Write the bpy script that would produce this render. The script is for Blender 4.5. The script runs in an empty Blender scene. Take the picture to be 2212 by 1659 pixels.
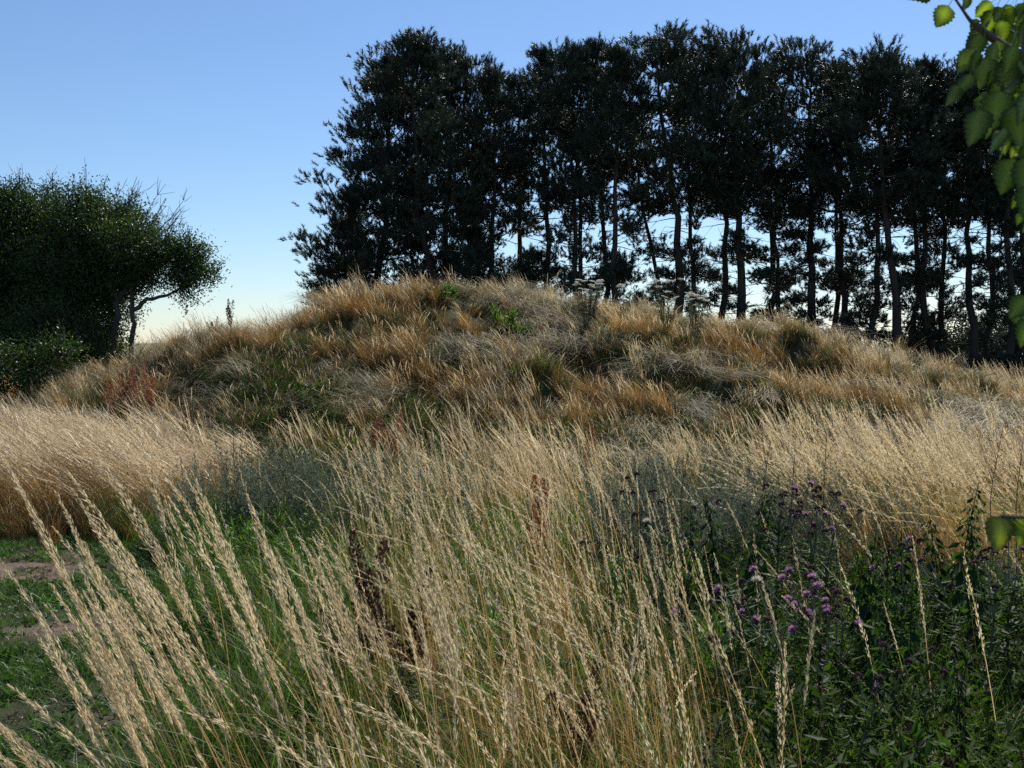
import bpy, math, random
import numpy as np
from mathutils import Vector, Matrix, Euler

rng = np.random.default_rng(11)
random.seed(5)
R = math.radians
S = bpy.context.scene
COL = S.collection

# ------------------------------------------------------------------ camera, sky, sun, exposure
CAMZ = 1.70
cam_d = bpy.data.cameras.new("camera")
cam = bpy.data.objects.new("camera", cam_d)
COL.objects.link(cam)
cam.location = (0, 0, CAMZ)
PITCH = math.atan(89.5 / 1106 * math.tan(R(25)))
cam.rotation_euler = (R(90) - PITCH, 0, 0)
cam_d.sensor_width = 36
cam_d.lens = 18 / math.tan(R(25))
cam_d.clip_start = 0.05
cam_d.clip_end = 6000
cam_d.dof.use_dof = True
cam_d.dof.focus_distance = 9.0
cam_d.dof.aperture_fstop = 17.0
S.camera = cam

SUN_EL = R(44)
SUN_AZ = R(24)          # to the right of the view direction (+y)
world = bpy.data.worlds.new("World")
S.world = world
world.use_nodes = True
wn = world.node_tree
wn.nodes.clear()
sky = wn.nodes.new("ShaderNodeTexSky")
sky.sky_type = 'NISHITA'
sky.sun_disc = False
sky.sun_elevation = SUN_EL
sky.sun_rotation = SUN_AZ
sky.altitude = 0
sky.air_density = 1.0
sky.dust_density = 0.1
sky.ozone_density = 6.5
bg = wn.nodes.new("ShaderNodeBackground")
bg.inputs[1].default_value = 0.099
wo = wn.nodes.new("ShaderNodeOutputWorld")
tint = wn.nodes.new("ShaderNodeMix"); tint.data_type = 'RGBA'; tint.blend_type = 'MULTIPLY'
tint.inputs[0].default_value = 1; tint.inputs[7].default_value = (1.01, 1.0, 1.01, 1)   # camera white balance
wn.links.new(sky.outputs[0], tint.inputs[6]); wn.links.new(tint.outputs[2], bg.inputs[0])
wn.links.new(bg.outputs[0], wo.inputs[0])

sl = bpy.data.lights.new("sun", 'SUN')
sl.energy = 4.9
sl.angle = R(0.53)
sl.color = (1.0, 0.95, 0.86)
sun = bpy.data.objects.new("sun", sl)
COL.objects.link(sun)
sdir = Vector((math.sin(SUN_AZ) * math.cos(SUN_EL), math.cos(SUN_AZ) * math.cos(SUN_EL), math.sin(SUN_EL)))
sun.rotation_euler = sdir.to_track_quat('Z', 'Y').to_euler()
sun.location = (20, 40, 40)

S.view_settings.view_transform = 'Standard'
S.view_settings.look = 'None'
S.view_settings.exposure = 0.28
S.view_settings.gamma = 1
S.cycles.max_bounces = 6
S.cycles.diffuse_bounces = 3
S.cycles.glossy_bounces = 2
S.cycles.transmission_bounces = 4
S.cycles.use_denoising = False
S.cycles.sample_clamp_indirect = 3

# ------------------------------------------------------------------ noise and terrain height
def _hash(ix, iy, s):
    n = (ix.astype(np.int64) * 374761393 + iy.astype(np.int64) * 668265263 + s * 1442695041) & 0xffffffff
    n = ((n ^ (n >> 13)) * 1274126177) & 0xffffffff
    return ((n ^ (n >> 16)) & 0xffff) / 65535.0

def vnoise(x, y, s=0):
    x = np.asarray(x, float); y = np.asarray(y, float)
    ix = np.floor(x); iy = np.floor(y)
    fx = x - ix; fy = y - iy
    fx = fx * fx * (3 - 2 * fx); fy = fy * fy * (3 - 2 * fy)
    a = _hash(ix, iy, s); b = _hash(ix + 1, iy, s); c = _hash(ix, iy + 1, s); d = _hash(ix + 1, iy + 1, s)
    return (a * (1 - fx) + b * fx) * (1 - fy) + (c * (1 - fx) + d * fx) * fy

def fbm(x, y, s=0, o=3):
    t = 0; a = 1; n = 0
    x = np.asarray(x, float); y = np.asarray(y, float)
    for i in range(o):
        t = t + a * vnoise(x, y, s + i * 17); n += a; a *= 0.5; x = x * 2.03 + 7.1; y = y * 2.03 + 3.3
    return t / n

PX = [-30, -13, -10.6, -9.2, -8.2, -7.2, -6.2, -4.9, -4.1, -3.45, -2.5, -1.0, 1.3, 3.65, 5.5, 7, 8.3, 10.2, 13, 17, 30]
PZ = [0, 0, 0, .10, .60, 1.12, 1.48, 1.74, 1.96, 2.36, 2.50, 2.46, 2.30, 1.96, 1.55, 1.20, .92, .50, .22, .1, 0]

def H(x, y):
    x = np.asarray(x, float); y = np.asarray(y, float)
    p = (np.interp(x - .25, PX, PZ) + np.interp(x, PX, PZ) + np.interp(x + .25, PX, PZ)) / 3
    foot = 21.5 - 8.0 * np.sqrt(np.clip(1 - ((x - .5) / 16.5) ** 2, 0.05, 1))
    q = np.clip((21.5 - y) / (21.5 - foot), 0, 1)
    back = np.clip((y - 24) / 7.0, 0, 1)
    prof = np.where(y < 22, 0.5 + 0.5 * np.cos(np.pi * q ** 0.92), 0.5 + 0.5 * np.cos(np.pi * back))
    m = p * prof
    lump = (fbm(x * .75, y * .75, 3) - .5) * .95 + (fbm(x * 1.9, y * 1.9, 9) - .5) * .6
    z = m + lump * np.clip(m / 0.8, 0, 1) * np.clip(1.25 - m / 3.2, .25, 1)
    near = np.clip(1 - np.hypot(x, y) / 60, 0, 1)
    z = z + (fbm(x * .35, y * .35, 21) - .5) * .12 * near
    return z

K = math.tan(R(25)) / 1106
def atpx(X, d):
    """world x of a point seen at photo column X (2212 wide) at depth d"""
    return (X - 1106) * K * d
def zpx(Y, d):
    return CAMZ + (740 - Y) * K * d

# ------------------------------------------------------------------ regions in plan
def ss(a, b, v):
    t = np.clip((v - a) / (b - a), 0, 1)
    return t * t * (3 - 2 * t)

def path_mask(x, y):
    """1 on the mown path on the left"""
    n = (fbm(x * .9, y * .9, 41) - .5) * 1.1
    far = 1 - ss(9.2, 10.0, y + n * .8)
    edge = np.interp(y, [-6, 0, 3, 5, 7, 9, 10], [-.9, -1.2, -1.35, -1.5, -2.1, -2.9, -3.3])
    right = 1 - ss(-.15, .3, x - edge + n * .5)
    return far * right * ss(-9, -5, y)

def bare_mask(x, y):
    a = ss(.56, .66, fbm(x * .55 + 3, y * 1.5, 57, 4))
    return a * path_mask(x, y)

# ------------------------------------------------------------------ materials
def new_mat(name):
    m = bpy.data.materials.new(name)
    m.use_nodes = True
    nt = m.node_tree
    nt.nodes.clear()
    return m, nt

def leaf_mat(name, ca, cb, transl=.45, rough=.45, spec=.5, tcol=None, hv=.35, use_rand=True, trmul=1.0):
    """colour runs ca..cb along the 'tone' attribute; some brightness change per plant"""
    m, nt = new_mat(name)
    N, L = nt.nodes.new, nt.links.new
    at = N("ShaderNodeAttribute"); at.attribute_name = "tone"
    mix = N("ShaderNodeMix"); mix.data_type = 'RGBA'
    mix.inputs[6].default_value = (*ca, 1); mix.inputs[7].default_value = (*cb, 1)
    L(at.outputs['Fac'], mix.inputs[0])
    oi = N("ShaderNodeObjectInfo")
    mr = N("ShaderNodeMapRange")
    mr.inputs[3].default_value = 1 - hv; mr.inputs[4].default_value = 1 + hv
    L(oi.outputs['Random'], mr.inputs[0])
    hs = N("ShaderNodeHueSaturation")
    L(mix.outputs[2], hs.inputs['Color']); L(mr.outputs[0], hs.inputs['Value'])
    pb = N("ShaderNodeBsdfPrincipled")
    L(hs.outputs[0], pb.inputs['Base Color'])
    pb.inputs['Roughness'].default_value = rough
    pb.inputs['Specular IOR Level'].default_value = spec
    tr = N("ShaderNodeBsdfTranslucent")
    if tcol:
        mt = N("ShaderNodeMix"); mt.data_type = 'RGBA'; mt.blend_type = 'MULTIPLY'
        mt.inputs[0].default_value = 1
        L(hs.outputs[0], mt.inputs[6]); mt.inputs[7].default_value = (*tcol, 1)
        L(mt.outputs[2], tr.inputs[0])
    else:
        L(hs.outputs[0], tr.inputs[0])
    ms = N("ShaderNodeMixShader"); ms.inputs[0].default_value = transl
    L(pb.outputs[0], ms.inputs[1]); L(tr.outputs[0], ms.inputs[2])
    out = N("ShaderNodeOutputMaterial"); L(ms.outputs[0], out.inputs[0])
    return m

def solid_mat(name, ca, cb, scale=8, rough=.8, bump=.3, stretch=(1, 1, 1), spec=.3):
    m, nt = new_mat(name)
    N, L = nt.nodes.new, nt.links.new
    tc = N("ShaderNodeTexCoord"); mp = N("ShaderNodeMapping"); mp.inputs['Scale'].default_value = stretch
    L(tc.outputs['Object'], mp.inputs[0])
    no = N("ShaderNodeTexNoise"); no.inputs['Scale'].default_value = scale; no.inputs['Detail'].default_value = 6
    L(mp.outputs[0], no.inputs[0])
    mix = N("ShaderNodeMix"); mix.data_type = 'RGBA'
    mix.inputs[6].default_value = (*ca, 1); mix.inputs[7].default_value = (*cb, 1)
    L(no.outputs[0], mix.inputs[0])
    pb = N("ShaderNodeBsdfPrincipled"); pb.inputs['Roughness'].default_value = rough
    pb.inputs['Specular IOR Level'].default_value = spec
    L(mix.outputs[2], pb.inputs['Base Color'])
    bp = N("ShaderNodeBump"); bp.inputs['Strength'].default_value = bump; bp.inputs['Distance'].default_value = .02
    L(no.outputs[0], bp.inputs['Height']); L(bp.outputs[0], pb.inputs['Normal'])
    out = N("ShaderNodeOutputMaterial"); L(pb.outputs[0], out.inputs[0])
    return m

M = {}
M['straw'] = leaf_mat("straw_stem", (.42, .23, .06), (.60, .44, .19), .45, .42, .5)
M['panicle'] = leaf_mat("dry_seed_head", (.58, .455, .255), (.82, .70, .46), .52, .42, .5, hv=.22)
M['pinkpan'] = leaf_mat("pinkish_seed_head", (.58, .46, .28), (.80, .70, .49), .50, .42, .5, hv=.22)
M['ochre'] = leaf_mat("ochre_blade", (.23, .112, .026), (.43, .25, .080), .42, .5, .3)
M['pale'] = leaf_mat("pale_thatch", (.20, .17, .085), (.42, .36, .22), .32, .6, .25)
M['dkgreen'] = leaf_mat("dull_green_blade", (.040, .052, .016), (.13, .13, .045), .35, .5, .3)
M['green'] = leaf_mat("fresh_green_blade", (.045, .10, .016), (.11, .20, .035), .45, .45, .4, tcol=(1.2, 1.3, .6))
M['lawn'] = leaf_mat("mown_green_blade", (.042, .088, .015), (.09, .17, .032), .42, .45, .4, tcol=(1.1, 1.3, .6))
M['drylawn'] = leaf_mat("dry_mown_blade", (.10, .085, .045), (.20, .17, .10), .35, .5, .4)
M['mugwort'] = leaf_mat("grey_green_leaf", (.085, .106, .066), (.20, .23, .145), .28, .6, .25)
M['herb'] = leaf_mat("herb_leaf", (.018, .042, .008), (.055, .105, .020), .40, .60, .14, tcol=(1.5, 1.7, .5))
M['nettle'] = leaf_mat("nettle_leaf", (.014, .036, .010), (.035, .075, .016), .32, .55, .2, tcol=(1.3, 1.6, .5))
M['sorrel'] = leaf_mat("rust_red_seed", (.20, .07, .035), (.36, .16, .08), .35, .6, .3)
M['sorrel2'] = leaf_mat("brown_spent_herb", (.055, .038, .022), (.13, .095, .055), .25, .6, .3)
M['dkdock'] = leaf_mat("dark_dock_seed", (.05, .022, .014), (.12, .05, .03), .2, .6, .3)
M['greystem'] = leaf_mat("dark_dead_stem", (.06, .045, .035), (.12, .10, .08), .1, .6, .3)
M['purple'] = leaf_mat("purple_floret", (.38, .17, .33), (.56, .34, .50), .4, .6, .3, hv=.15)
M['dullpurple'] = leaf_mat("faded_floret", (.15, .065, .09), (.28, .15, .17), .3, .6, .3, hv=.15)
M['involucre'] = leaf_mat("brown_thistle_bract", (.06, .04, .03), (.11, .075, .06), .1, .6, .3)
M['fluff'] = leaf_mat("thistle_down", (.55, .48, .40), (.75, .70, .62), .5, .7, .2, hv=.1)
M['umbel'] = leaf_mat("white_floret", (.55, .56, .46), (.78, .78, .70), .35, .6, .3, hv=.1)
M['needle'] = leaf_mat("pine_needle", (.026, .038, .022), (.058, .078, .044), .15, .5, .35, hv=.15)
M['bark'] = solid_mat("pine_bark", (.035, .026, .020), (.085, .062, .048), 6, .9, .8, (1, 1, .25))
M['treebark'] = solid_mat("grey_brown_bark", (.05, .042, .034), (.12, .10, .08), 9, .85, .6, (1, 1, .3))
M['treeleaf'] = leaf_mat("bush_leaf", (.026, .048, .012), (.066, .112, .026), .33, .42, .38, tcol=(1.3, 1.5, .5), hv=.1)
M['twig'] = solid_mat("twig_bark", (.07, .045, .03), (.14, .09, .06), 30, .6, .3, spec=.5)
M['white'] = solid_mat("white_paint", (.72, .72, .70), (.82, .82, .80), 20, .5, .1)
M['post'] = solid_mat("weathered_wood", (.12, .10, .08), (.2, .17, .14), 12, .85, .4, (1, 1, .2))
M['hedge'] = leaf_mat("far_leaf", (.035, .055, .02), (.07, .095, .035), .2, .6, .3, hv=.1)

# birch leaf with veins
def birch_mat(name, ca, cb):
    m, nt = new_mat(name)
    N, L = nt.nodes.new, nt.links.new
    tc = N("ShaderNodeTexCoord")
    no = N("ShaderNodeTexNoise"); no.inputs['Scale'].default_value = 25; no.inputs['Detail'].default_value = 5
    L(tc.outputs['Object'], no.inputs[0])
    at = N("ShaderNodeAttribute"); at.attribute_name = "tone"
    mix = N("ShaderNodeMix"); mix.data_type = 'RGBA'
    mix.inputs[6].default_value = (*ca, 1); mix.inputs[7].default_value = (*cb, 1)
    L(no.outputs[0], mix.inputs[0])
    vn = N("ShaderNodeMix"); vn.data_type = 'RGBA'; vn.inputs[7].default_value = (.16, .20, .06, 1)
    L(at.outputs['Fac'], vn.inputs[0]); L(mix.outputs[2], vn.inputs[6])
    pb = N("ShaderNodeBsdfPrincipled"); pb.inputs['Roughness'].default_value = .5; pb.inputs['Specular IOR Level'].default_value = .2
    L(vn.outputs[2], pb.inputs['Base Color'])
    tr = N("ShaderNodeBsdfTranslucent")
    mt = N("ShaderNodeMix"); mt.data_type = 'RGBA'; mt.blend_type = 'MULTIPLY'; mt.inputs[0].default_value = 1
    mt.inputs[7].default_value = (4.6, 5.0, .7, 1)
    L(vn.outputs[2], mt.inputs[6]); L(mt.outputs[2], tr.inputs[0])
    ms = N("ShaderNodeMixShader"); ms.inputs[0].default_value = .27
    L(pb.outputs[0], ms.inputs[1]); L(tr.outputs[0], ms.inputs[2])
    out = N("ShaderNodeOutputMaterial"); L(ms.outputs[0], out.inputs[0])
    return m
M['birch'] = birch_mat("birch_leaf", (.006, .014, .003), (.020, .038, .006))
M['birchold'] = birch_mat("browning_leaf", (.06, .030, .008), (.03, .045, .01))

# ------------------------------------------------------------------ mesh accumulation
class Acc:
    def __init__(s):
        s.v = []; s.f = []; s.m = []; s.t = []; s.n = 0; s.mats = []
    def mi(s, mat):
        if mat not in s.mats: s.mats.append(mat)
        return s.mats.index(mat)
    def add(s, verts, faces, mat, tone):
        """verts (N,3), faces (F,4) with -1 in the last slot for triangles"""
        verts = np.asarray(verts, float).reshape(-1, 3)
        faces = np.asarray(faces, int)
        if faces.shape[1] == 3:
            faces = np.c_[faces, -np.ones(len(faces), int)]
        f = np.where(faces >= 0, faces + s.n, -1)
        s.v.append(verts); s.f.append(f); s.m.append(np.full(len(f), s.mi(mat)))
        tone = np.asarray(tone, float)
        s.t.append(np.broadcast_to(tone, (len(verts),)) if tone.ndim == 0 else tone.reshape(-1))
        s.n += len(verts)
    def mesh(s, name, smooth=False):
        V = np.concatenate(s.v); F = np.concatenate(s.f); MI = np.concatenate(s.m); T = np.concatenate(s.t)
        me = bpy.data.meshes.new(name)
        cnt = np.where(F[:, 3] >= 0, 4, 3)
        flat = F.reshape(-1); flat = flat[flat >= 0]
        me.vertices.add(len(V)); me.vertices.foreach_set("co", V.astype(np.float32).ravel())
        me.loops.add(len(flat)); me.loops.foreach_set("vertex_index", flat.astype(np.int32))
        me.polygons.add(len(F))
        st = np.concatenate([[0], np.cumsum(cnt)[:-1]])
        me.polygons.foreach_set("loop_start", st.astype(np.int32))
        me.polygons.foreach_set("material_index", MI.astype(np.int32))
        if smooth: me.polygons.foreach_set("use_smooth", np.ones(len(F), bool))
        for k in s.mats: me.materials.append(M[k])
        a = me.attributes.new("tone", 'FLOAT', 'POINT'); a.data.foreach_set("value", T.astype(np.float32))
        me.update(calc_edges=True)
        return me

def unit(v):
    return v / (np.linalg.norm(v, axis=-1, keepdims=True) + 1e-9)

def ribbons(acc, C, width, mat, tone, taper=.15):
    """C (N,S,3) centre lines; flat blades of a random facing"""
    N_, S_, _ = C.shape
    ang = rng.uniform(0, math.pi, N_)
    side = np.stack([np.cos(ang), np.sin(ang), np.zeros(N_)], -1)[:, None, :]
    w = np.broadcast_to(np.asarray(width, float).reshape(-1, 1), (N_, S_)) * np.linspace(1, taper, S_)[None, :]
    a = C - side * w[..., None] / 2; b = C + side * w[..., None] / 2
    V = np.stack([a, b], 2).reshape(-1, 3)
    i = np.arange(N_)[:, None] * (S_ * 2) + np.arange(S_ - 1)[None, :] * 2
    F = np.stack([i, i + 1, i + 3, i + 2], -1).reshape(-1, 4)
    tone = np.asarray(tone, float)
    if tone.ndim == 0: tone = np.full(N_, float(tone))
    if tone.ndim == 1: tone = np.broadcast_to(tone[:, None], (N_, S_))
    T = np.repeat(tone, 2, axis=1).reshape(-1)
    acc.add(V, F, mat, T)

def curve_lines(base, h, lean, bend, direc, segs, drop=.3):
    t = np.linspace(0, 1, segs)[None, :, None]
    base = base[:, None, :]; h = h[:, None, None]; lean = lean[:, None, None]; bend = bend[:, None, None]
    d = np.concatenate([direc, np.zeros((len(direc), 1))], 1)[:, None, :]
    off = lean * t + bend * t ** 2.4
    up = t - drop * bend * t ** 2.6 - .5 * lean ** 2 * t * .5
    C = base + h * (off * d + up * np.array([0, 0, 1.0]))
    return C

def sample_line(C, t):
    """C (N,S,3), t (N,Mn) -> position and tangent"""
    S_ = C.shape[1]
    u = np.clip(t, 0, .9999) * (S_ - 1); i = np.floor(u).astype(int); f = (u - i)[..., None]
    n = np.arange(C.shape[0])[:, None]
    a = C[n, i]; b = C[n, i + 1]
    return a * (1 - f) + b * f, unit(b - a)

def diamonds(acc, p, d, ln, wd, mat, tone):
    r = rng.normal(size=p.shape); side = unit(np.cross(d, r))
    ln = np.broadcast_to(ln, len(p))[:, None]; wd = np.broadcast_to(wd, len(p))[:, None]
    V = np.stack([p, p + d * ln * .45 + side * wd / 2, p + d * ln, p + d * ln * .45 - side * wd / 2], 1).reshape(-1, 3)
    F = np.arange(len(p) * 4).reshape(-1, 4)
    T = np.repeat(np.broadcast_to(tone, len(p)), 4)
    acc.add(V, F, mat, T)

def leaves(acc, p, d, ln, wd, mat, tone, fold=.25, nrm=None):
    """folded leaf: two quads meeting at a lowered midrib"""
    r = rng.normal(size=p.shape) if nrm is None else nrm
    side = unit(np.cross(d, r)); up = unit(np.cross(side, d))
    ln = np.broadcast_to(ln, len(p))[:, None]; wd = np.broadcast_to(wd, len(p))[:, None]
    mid = p + d * ln * .45
    V = np.stack([p, mid + side * wd / 2, p + d * ln, mid - side * wd / 2, mid - up * wd * fold], 1).reshape(-1, 3)
    i = np.arange(len(p))[:, None] * 5
    F = np.concatenate([i + [0, 1, 2, 4], i + [0, 4, 2, 3]], 0)
    T = np.repeat(np.broadcast_to(tone, len(p)), 5)
    acc.add(V, F, mat, T)

def tube(acc, pts, rad, mat, sides=6, tone=.5):
    pts = np.asarray(pts, float); n = len(pts)
    rad = np.broadcast_to(np.asarray(rad, float), n)
    tan = np.gradient(pts, axis=0); tan = unit(tan)
    ref = np.array([1., .13, .21]) if abs(tan[0][0]) < .8 else np.array([.1, 1., .2])
    a = unit(np.cross(tan, ref)); b = np.cross(tan, a)
    th = np.arange(sides) / sides * 2 * math.pi
    V = pts[:, None, :] + rad[:, None, None] * (np.cos(th)[None, :, None] * a[:, None, :] + np.sin(th)[None, :, None] * b[:, None, :])
    i = np.arange(n - 1)[:, None] * sides; j = np.arange(sides)[None, :]; k = (j + 1) % sides
    F = np.stack([i + j, i + k, i + sides + k, i + sides + j], -1).reshape(-1, 4)
    acc.add(V.reshape(-1, 3), F, mat, tone)

def link(name, me, parent=None, **props):
    o = bpy.data.objects.new(name, me); COL.objects.link(o)
    if parent: o.parent = parent
    for k, v in props.items(): o[k] = v
    if parent and name in ('limbs', 'branches', 'seed_heads', 'dead_twigs', 'foliage', 'stems', 'seed_stems', 'leaf_blades', 'shade_leaves', 'florets'): o['kind'] = 'stuff'
    return o

def thing(name, loc, label, cat, group=None, rz=0.0):
    o = bpy.data.objects.new(name, None); COL.objects.link(o)
    o.empty_display_size = .1
    o.location = loc; o.rotation_euler = (0, 0, rz)
    o['label'] = label; o['category'] = cat
    if group: o['group'] = group
    return o

# ------------------------------------------------------------------ scattering (uncountable cover only)
def proto_collection(name, meshes):
    c = bpy.data.collections.new(name)
    for i, me in enumerate(meshes):
        c.objects.link(bpy.data.objects.new(name, me))
    return c

def lean_euler(spin, lean, az):
    """spin about z first, then tip over by 'lean' towards compass direction az"""
    cs, sn = np.cos(spin), np.sin(spin)
    z0 = np.zeros_like(cs); o1 = np.ones_like(cs)
    Rz = np.stack([np.stack([cs, -sn, z0], -1), np.stack([sn, cs, z0], -1), np.stack([z0, z0, o1], -1)], -2)
    kx, ky = -np.sin(az), np.cos(az)      # rotation axis = z cross direction
    c, s_ = np.cos(lean), np.sin(lean); t = 1 - c
    Ra = np.stack([np.stack([t * kx * kx + c, t * kx * ky, s_ * ky], -1),
                   np.stack([t * kx * ky, t * ky * ky + c, -s_ * kx], -1),
                   np.stack([-s_ * ky, s_ * kx, c], -1)], -2)
    Rm = Ra @ Rz
    b = -np.arcsin(np.clip(Rm[:, 2, 0], -1, 1)); a = np.arctan2(Rm[:, 2, 1], Rm[:, 2, 2]); cc = np.arctan2(Rm[:, 1, 0], Rm[:, 0, 0])
    return np.stack([a, b, cc], -1)

def scatter(name, label, cat, coll, x, y, scl, spin, lean, az, sink=.01, zscl=None):
    n = len(x)
    if n == 0: return
    z = H(x, y) - sink
    me = bpy.data.meshes.new(name)
    me.vertices.add(n); me.vertices.foreach_set("co", np.stack([x, y, z], -1).astype(np.float32).ravel())
    rot = lean_euler(spin, lean, az)
    sc = np.stack([scl, scl, scl if zscl is None else scl * zscl], -1)
    a = me.attributes.new("rot", 'FLOAT_VECTOR', 'POINT'); a.data.foreach_set("vector", rot.astype(np.float32).ravel())
    a = me.attributes.new("scl", 'FLOAT_VECTOR', 'POINT'); a.data.foreach_set("vector", sc.astype(np.float32).ravel())
    a = me.attributes.new("idx", 'INT', 'POINT'); a.data.foreach_set("value", rng.integers(0, len(coll.objects), n).astype(np.int32))
    me.update()
    o = link(name, me, kind='stuff', label=label, category=cat)
    ng = bpy.data.node_groups.new(name + "_scatter", 'GeometryNodeTree')
    ng.interface.new_socket("Geometry", in_out='INPUT', socket_type='NodeSocketGeometry')
    ng.interface.new_socket("Geometry", in_out='OUTPUT', socket_type='NodeSocketGeometry')
    N, L = ng.nodes.new, ng.links.new
    gi = N("NodeGroupInput"); go = N("NodeGroupOutput")
    ip = N("GeometryNodeInstanceOnPoints"); ci = N("GeometryNodeCollectionInfo")
    ci.inputs[0].default_value = coll; ci.inputs[1].default_value = True; ci.inputs[2].default_value = True
    def na(nm, ty):
        q = N("GeometryNodeInputNamedAttribute"); q.data_type = ty; q.inputs[0].default_value = nm
        return q.outputs[0]
    L(gi.outputs[0], ip.inputs['Points']); L(ci.outputs[0], ip.inputs['Instance'])
    ip.inputs['Pick Instance'].default_value = True
    L(na("idx", 'INT'), ip.inputs['Instance Index']); L(na("rot", 'FLOAT_VECTOR'), ip.inputs['Rotation'])
    L(na("scl", 'FLOAT_VECTOR'), ip.inputs['Scale'])
    L(ip.outputs[0], go.inputs[0])
    md = o.modifiers.new("scatter", 'NODES'); md.node_group = ng
    return o

def pts_in(x0, x1, y0, y1, per_m2, mask=None):
    n = int((x1 - x0) * (y1 - y0) * per_m2)
    x = rng.uniform(x0, x1, n); y = rng.uniform(y0, y1, n)
    if mask is not None:
        k = rng.uniform(0, 1, n) < mask(x, y)
        x, y = x[k], y[k]
    return x, y

def in_view(x, y, pad=1.2):
    return (np.abs(x) < np.maximum(y, 0) * .4663 + pad) & (y > -1.0)

# ------------------------------------------------------------------ ground
def axis(lo, hi, step, far, growth=1.22):
    a = list(np.arange(lo, hi + 1e-6, step)); s = step
    while a[-1] < far: s *= growth; a.append(a[-1] + s)
    s = step; b = []
    c = lo
    while c > -far: s *= growth; c -= s; b.append(c)
    return np.array(b[::-1] + a)

gx = axis(-16, 16, .13, 3000); gy = axis(-4, 34, .13, 3000)
GX, GY = np.meshgrid(gx, gy)
GZ = H(GX, GY)
acc = Acc()
nx, ny = len(gx), len(gy)
ii = (np.arange(ny - 1)[:, None] * nx + np.arange(nx - 1)[None, :])
F = np.stack([ii, ii + 1, ii + nx + 1, ii + nx], -1).reshape(-1, 4)
def ground_mat():
    m, nt = new_mat("meadow_soil")
    N, L = nt.nodes.new, nt.links.new
    at = N("ShaderNodeAttribute"); at.attribute_name = "cover"
    tc = N("ShaderNodeTexCoord")
    n1 = N("ShaderNodeTexNoise"); n1.inputs['Scale'].default_value = 9; n1.inputs['Detail'].default_value = 8
    n2 = N("ShaderNodeTexNoise"); n2.inputs['Scale'].default_value = 90; n2.inputs['Detail'].default_value = 4
    L(tc.outputs['Object'], n1.inputs[0]); L(tc.outputs['Object'], n2.inputs[0])
    m1 = N("ShaderNodeMapRange"); m1.inputs[3].default_value = .5; m1.inputs[4].default_value = 1.5; L(n1.outputs[0], m1.inputs[0])
    m2 = N("ShaderNodeMapRange"); m2.inputs[3].default_value = .6; m2.inputs[4].default_value = 1.4; L(n2.outputs[0], m2.inputs[0])
    mu = N("ShaderNodeMath"); mu.operation = 'MULTIPLY'; L(m1.outputs[0], mu.inputs[0]); L(m2.outputs[0], mu.inputs[1])
    vm = N("ShaderNodeVectorMath"); vm.operation = 'SCALE'; L(at.outputs['Color'], vm.inputs[0]); L(mu.outputs[0], vm.inputs['Scale'])
    pb = N("ShaderNodeBsdfPrincipled"); pb.inputs['Roughness'].default_value = .95; pb.inputs['Specular IOR Level'].default_value = .15
    L(vm.outputs[0], pb.inputs['Base Color'])
    bp = N("ShaderNodeBump"); bp.inputs['Strength'].default_value = .7; bp.inputs['Distance'].default_value = .03
    L(mu.outputs[0], bp.inputs['Height']); L(bp.outputs[0], pb.inputs['Normal'])
    out = N("ShaderNodeOutputMaterial"); L(pb.outputs[0], out.inputs[0])
    return m
M['ground'] = ground_mat()
acc.add(np.stack([GX, GY, GZ], -1).reshape(-1, 3), F, 'ground', .5)
gme = acc.mesh("ground", smooth=True)
col = np.empty((ny * nx, 4), np.float32); col[:, 3] = 1
base = np.array([.060, .052, .026]); green = np.array([.045, .070, .020]); soil = np.array([.17, .125, .09]); farf = np.array([.16, .15, .07])
g = ss(.4, .6, fbm(GX * .5, GY * .5, 77)).ravel()[:, None]
c3 = base * (1 - g) + green * g
pm = path_mask(GX, GY).ravel()[:, None]; bm_ = bare_mask(GX, GY).ravel()[:, None]
c3 = c3 * (1 - pm) + np.array([.040, .050, .020]) * pm
c3 = c3 * (1 - bm_) + soil * bm_
fr = ss(45, 70, np.hypot(GX, GY)).ravel()[:, None]
c3 = c3 * (1 - fr) + farf * fr
col[:, :3] = c3
ca = gme.attributes.new("cover", 'FLOAT_COLOR', 'POINT'); ca.data.foreach_set("color", col.ravel())
link("ground", gme, kind='structure')

# ------------------------------------------------------------------ grass prototypes
LEFT = math.pi

def dirs_left(n, spread):
    a = rng.normal(math.pi, spread, n)
    return np.stack([np.cos(a), np.sin(a)], -1)

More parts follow.
